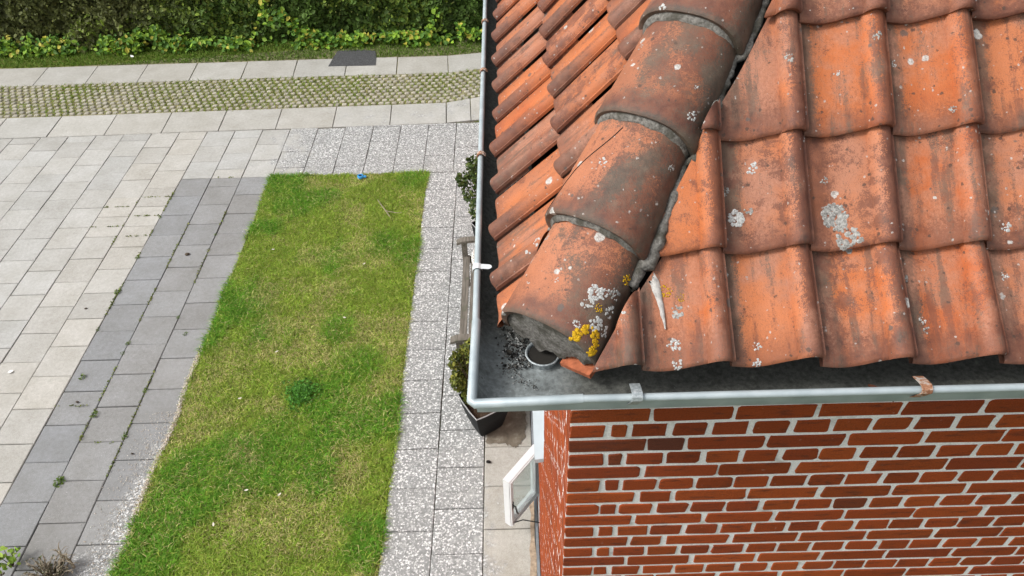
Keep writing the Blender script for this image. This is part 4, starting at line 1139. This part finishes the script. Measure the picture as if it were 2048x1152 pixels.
# gravel along the ragged left edge of the lawn
pts = []; sz = []
for i in range(3800):
    yy = 2.3+2.75*random.random()**1.25; e = float(edge_noise(np.array([yy]), 3)[0]); pts.append((L0+.004+e+random.gauss(-.010, .013), yy, .004+random.uniform(0, .01))); sz.append(random.uniform(.003, .0085))
for i in range(2600):
    yy = 2.3+2.0*random.random()**1.6; pts.append((L0-abs(random.gauss(0, .14)), yy, .005)); sz.append(random.uniform(.0022, .006))
tag(chips('edge_gravel', pts, sz, [(.66, .60, .50), (.58, .50, .40), (.74, .70, .62), (.50, .40, .30), (.62, .57, .48)]), 'pale gravel chips spilling along the ragged left edge of the lawn', 'gravel', kind='stuff')
# clover clump
n = 1500; a_ = rng.uniform(0, 2*np.pi, n); r_ = np.abs(rng.normal(0, .085, n))*(1+.25*np.sin(a_*3+.7)+.15*np.sin(a_*5)); zz = .01+.04*np.clip(1-(r_/.2)**2, 0, 1)+rng.uniform(0, .02, n)
P = np.stack([r_*np.cos(a_), r_*np.sin(a_)*1.05, zz], 1); V, Fc, C = foliage_cloud(P, rng.uniform(.016, .03, n), [(.05, .18, .015), (.07, .22, .02), (.10, .26, .028)], (0, 0, 1.4), .6)
o = link('clover_patch', np_mesh('clover_patch', V, Fc, C), M_LEAF); o.location = (-2.04, 4.45, 0); tag(o, 'dark green raised clump of clover in the lawn', 'clover')
# weeds in the joints
WL = 'small green weed tuft rooted in a joint of the driveway paving'; WG = 'weed tufts in the driveway joints'
for (x, y, r_) in ((-4.381, 5.968, .035), (-3.43, 5.30, .022), (-3.965, 3.556, .045), (-3.954, 4.277, .03), (-4.265, 4.744, .03), (-3.58, 4.028, .028), (-3.575, 4.55, .025), (-4.375, 6.56, .028), (-3.577, 5.55, .02), (-4.378, 7.33, .022), (-3.98, 5.05, .02), (-3.975, 5.18, .025), (-3.577, 6.95, .02), (-4.376, 5.4, .02)):
    n = int(1500*r_); aa = rng.uniform(0, 2*np.pi, n); rr_ = r_*np.sqrt(rng.random(n)); P = np.stack([rr_*np.cos(aa), rr_*np.sin(aa)*1.3, rng.uniform(.002, .7*r_, n)], 1)
    V, Fc, C = foliage_cloud(P, rng.uniform(.4, .9, n)*r_*.75, [(.12, .21, .03), (.18, .25, .05), (.09, .15, .03)], (0, 0, .9), .8)
    o = link('weed', np_mesh('weed', V, Fc, C), M_LEAF); o.location = (x, y, 0); tag(o, WL, 'weed', WG)
# moss lines in some joints
P = []
for (x0, y0, x1, y1, n) in ((-4.377, 7.9, -4.377, 5.0, 520), (-3.977, 7.2, -3.977, 4.0, 380), (-3.577, 7.4, -3.577, 3.6, 420), (-4.777, 6.97, -4.377, 6.97, 60), (-4.777, 7.37, -4.377, 7.37, 70), (-4.777, 7.77, -4.377, 7.77, 60), (-5.177, 7.57, -4.777, 7.57, 70), (-5.177, 7.17, -4.777, 7.17, 50), (-4.777, 7.97, -4.777, 6.8, 90), (-3.2, 8.17, -2.6, 8.17, 60), (-3.9, 8.17, -3.5, 8.17, 50), (-4.377, 4.4, -3.977, 4.38, 40), (-3.98, 3.97, -3.6, 3.95, 40)):
    f = rng.random(n); k = fbm(f*6+x0*3, f*0+y0, 1., 3, 8) > .5; f = f[k]; P.append(np.stack([x0+(x1-x0)*f+rng.normal(0, .006, len(f)), y0+(y1-y0)*f+rng.normal(0, .006, len(f)), rng.uniform(.0, .012, len(f))], 1))
P = np.concatenate(P); V, Fc, C = foliage_cloud(P, rng.uniform(.010, .026, len(P)), [(.17, .22, .045), (.25, .26, .08), (.12, .15, .04)], (0, 0, 1.), .8)
tag(link('joint_moss', np_mesh('joint_moss', V, Fc, C), M_LEAF), 'thin green moss lines growing in the joints of the paving', 'moss', kind='stuff')
# bottom left corner: bright weed, dry heather, tall dry stalk
def weed_plant(loc, h, n, label):
    t = empty('weed', loc); tag(t, label, 'weed'); P = []; mb = MB()
    for q in range(7):
        a_ = q*.9+.3; tip = (h*.42*math.cos(a_), h*.42*math.sin(a_), h*random.uniform(.55, 1.)); mb.tube([(0, 0, 0), (tip[0]*.4, tip[1]*.4, tip[2]*.6), tip], [.004, .003, .002], 5); P += [np.array(tip)*random.uniform(.5, 1.05)+rng.normal(0, .018, 3) for _ in range(n//7)]
    mb.build('stem', M_BARK, t); P = np.array(P); V, Fc, C = foliage_cloud(P, rng.uniform(.03, .06, len(P)), [(.22, .36, .04), (.30, .42, .07), (.16, .28, .03)], (0, 0, 1.), .6); link('foliage', np_mesh('foliage', V, Fc, C), M_LEAF, t)
weed_plant((-4.0, 2.80, 0), .20, 60, 'bright green leafy weed at the lower left edge of the paving')
def heather(loc, r_, h, n, label, name, pal):
    t = empty(name, loc); tag(t, label, 'plant'); mb = MB(); P = []
    for q in range(n):
        a_ = random.uniform(0, 6.3); rr_ = r_*math.sqrt(random.random()); e = Vector((rr_*math.cos(a_)*1.25, rr_*math.sin(a_), h*random.uniform(.5, 1.)))
        s_ = Vector((e.x*.35, e.y*.35, 0)); mid = s_.lerp(e, .55)+Vector((0, 0, .03)); mb.tube([s_, mid, e], [.0045, .0035, .002], 5)
        for k in range(14): f = random.uniform(.35, 1.02); P.append(np.array(s_.lerp(e, f))+rng.normal(0, .007, 3))
    mb.build('stem', M_DRY, t); P = np.array(P); V, Fc, C = foliage_cloud(P, rng.uniform(.012, .024, len(P)), pal, (0, 0, .5), 1.); link('foliage', np_mesh('foliage', V, Fc, C), M_LEAF, t)
heather((-3.66, 2.70, 0), .17, .15, 70, 'dried grey brown heather clump at the lower left corner', 'heather', [(.24, .20, .14), (.32, .28, .21), (.14, .12, .08), (.11, .13, .05)])
heather((-4.02, 2.62, 0), .10, .10, 26, 'withered dark twiggy plant at the extreme lower left', 'heather', [(.12, .10, .07), (.2, .16, .11)])
heather((-3.84, 2.64, 0), .06, .10, 14, 'yellowing leafy sprig between two withered plants at the bottom left', 'sprig', [(.42, .30, .06), (.34, .27, .07)])
t = MB(); 
t.tube([(0, 0, 0), (.004, .01, .10), (-.01, .0, .20), (-.02, .0, .29)], [.012, .010, .008, .004], 6)
for q in range(20):
    z_ = .05+.012*q; a_ = q*2.4; t.tube([(-.003, 0, z_), (.045*math.cos(a_), .045*math.sin(a_), z_+.03), (.07*math.cos(a_), .07*math.sin(a_), z_+.015)], [.004, .003, .001], 4)
o = t.build('dry_stalk', M_DRY); o.location = (-3.515, 2.78, 0); tag(o, 'upright dead brown stalk with curled leaves beside the dried heather', 'plant')
# small loose things
def lump(name, p, r_, col, label, cat, sq=.5, group=None):
    mb = MB(); V = []; K = 8
    for lv, (f, z_) in enumerate(((.7, 0), (1., .5), (.6, 1.))):
        for k in range(K): a_ = 2*math.pi*k/K; rj = r_*f*random.uniform(.8, 1.15); V.append((rj*math.cos(a_)*1.4, rj*math.sin(a_), z_*r_*2*sq))
    Fc = [tuple(range(K))[::-1], tuple(range(2*K, 3*K))]
    for lv in range(2):
        for k in range(K): Fc.append((lv*K+k, lv*K+(k+1) % K, lv*K+K+(k+1) % K, lv*K+K+k))
    mb.add(V, Fc, (*col, 1)); o = mb.build(name, M_TINT, smooth=True); o.location = p; o.rotation_euler.z = random.uniform(-.5, .5); return tag(o, label, cat, group)
lump('pebble', (-.271, 3.645, .004), .016, (.012, .01, .009), 'shiny black oval lump on the path beside the near planter', 'pebble')
lump('pebble', (-3.804, 6.585, .003), .022, (.09, .07, .05), 'dark brown clod on the dark grey paving', 'pebble')
lump('pebble', (-4.632, 5.718, .003), .012, (.09, .075, .06), 'small brown crumb on the pale paving', 'pebble')
lump('pebble', (-4.183, 4.432, .003), .012, (.07, .055, .04), 'small dark crumb on the dark paving near its pale edge', 'pebble')
lump('pebble', (-3.439, 3.83, .003), .010, (.05, .04, .03), 'tiny dark crumb on the dark paving close to the gravel', 'pebble')
curled_leaf('fallen_leaf', (-5.013, 4.834, .004), .05, .04, (.78, .77, .74), 'white curled scrap lying on the pale paving at the left', 'leaf', .5)
curled_leaf('litter', (-6.338, 11.80, .05), .11, .045, (.80, .80, .80), 'white scrap of litter on the grass verge below the hedge', 'litter', -.8, cup=.2)
for (x, y, rz) in ((-2.31, 3.41, .2), (-2.02, 3.36, 1.), (-2.402, 4.986, .6), (-1.793, 5.444, -.4), (-2.50, 3.1, 1.9), (-2.62, 4.4, .3), (-1.7, 6.3, .9), (-2.8, 6.6, 0)):
    curled_leaf('fallen_leaf', (x, y, .032), .036, .018, (.62, .58, .47), 'small pale dry leaf lying on the lawn', 'leaf', rz, group='pale leaves on the lawn')
# blue cap at the lawn's far edge
t = empty('valve_cap', (-1.985, 8.075, .012)); tag(t, 'small blue plastic valve cap at the far edge of the lawn', 'cap')
M_BLUE = vary('blue_plastic', (.05, .30, .62), .15, 40, .5, 0)
mb = MB(); K = 16; V = []; Fc = []
for r_, z_ in ((.042, 0), (.042, .022), (.036, .03), (.025, .03), (.024, .016)):
    for k in range(K): a_ = 2*math.pi*k/K; V.append((r_*math.cos(a_), r_*math.sin(a_), z_))
for a in range(4):
    for k in range(K): Fc.append((a*K+k, a*K+(k+1) % K, (a+1)*K+(k+1) % K, (a+1)*K+k))
mb.add(V, Fc); mb.box(.038, .075, -.02, .008, .004, .020); mb.build('cap', M_BLUE, t)
mb = MB(); mb.add([(.027*math.cos(2*math.pi*k/K), .027*math.sin(2*math.pi*k/K), .017) for k in range(K)], [tuple(range(K))]); mb.build('hole', M_DARK, t)
mb = MB(); mb.tube([(-1.69, 7.52, .04), (-1.63, 7.40, .045), (-1.56, 7.28, .04), (-1.50, 7.16, .042)], [.004, .006, .006, .004], 6); mb.tube([(-1.56, 7.28, .042), (-1.42, 7.23, .045), (-1.36, 7.24, .04)], [.005, .004, .002], 5)
tag(mb.build('twig', M_DRY), 'thin forked brown twig lying on the lawn', 'twig')
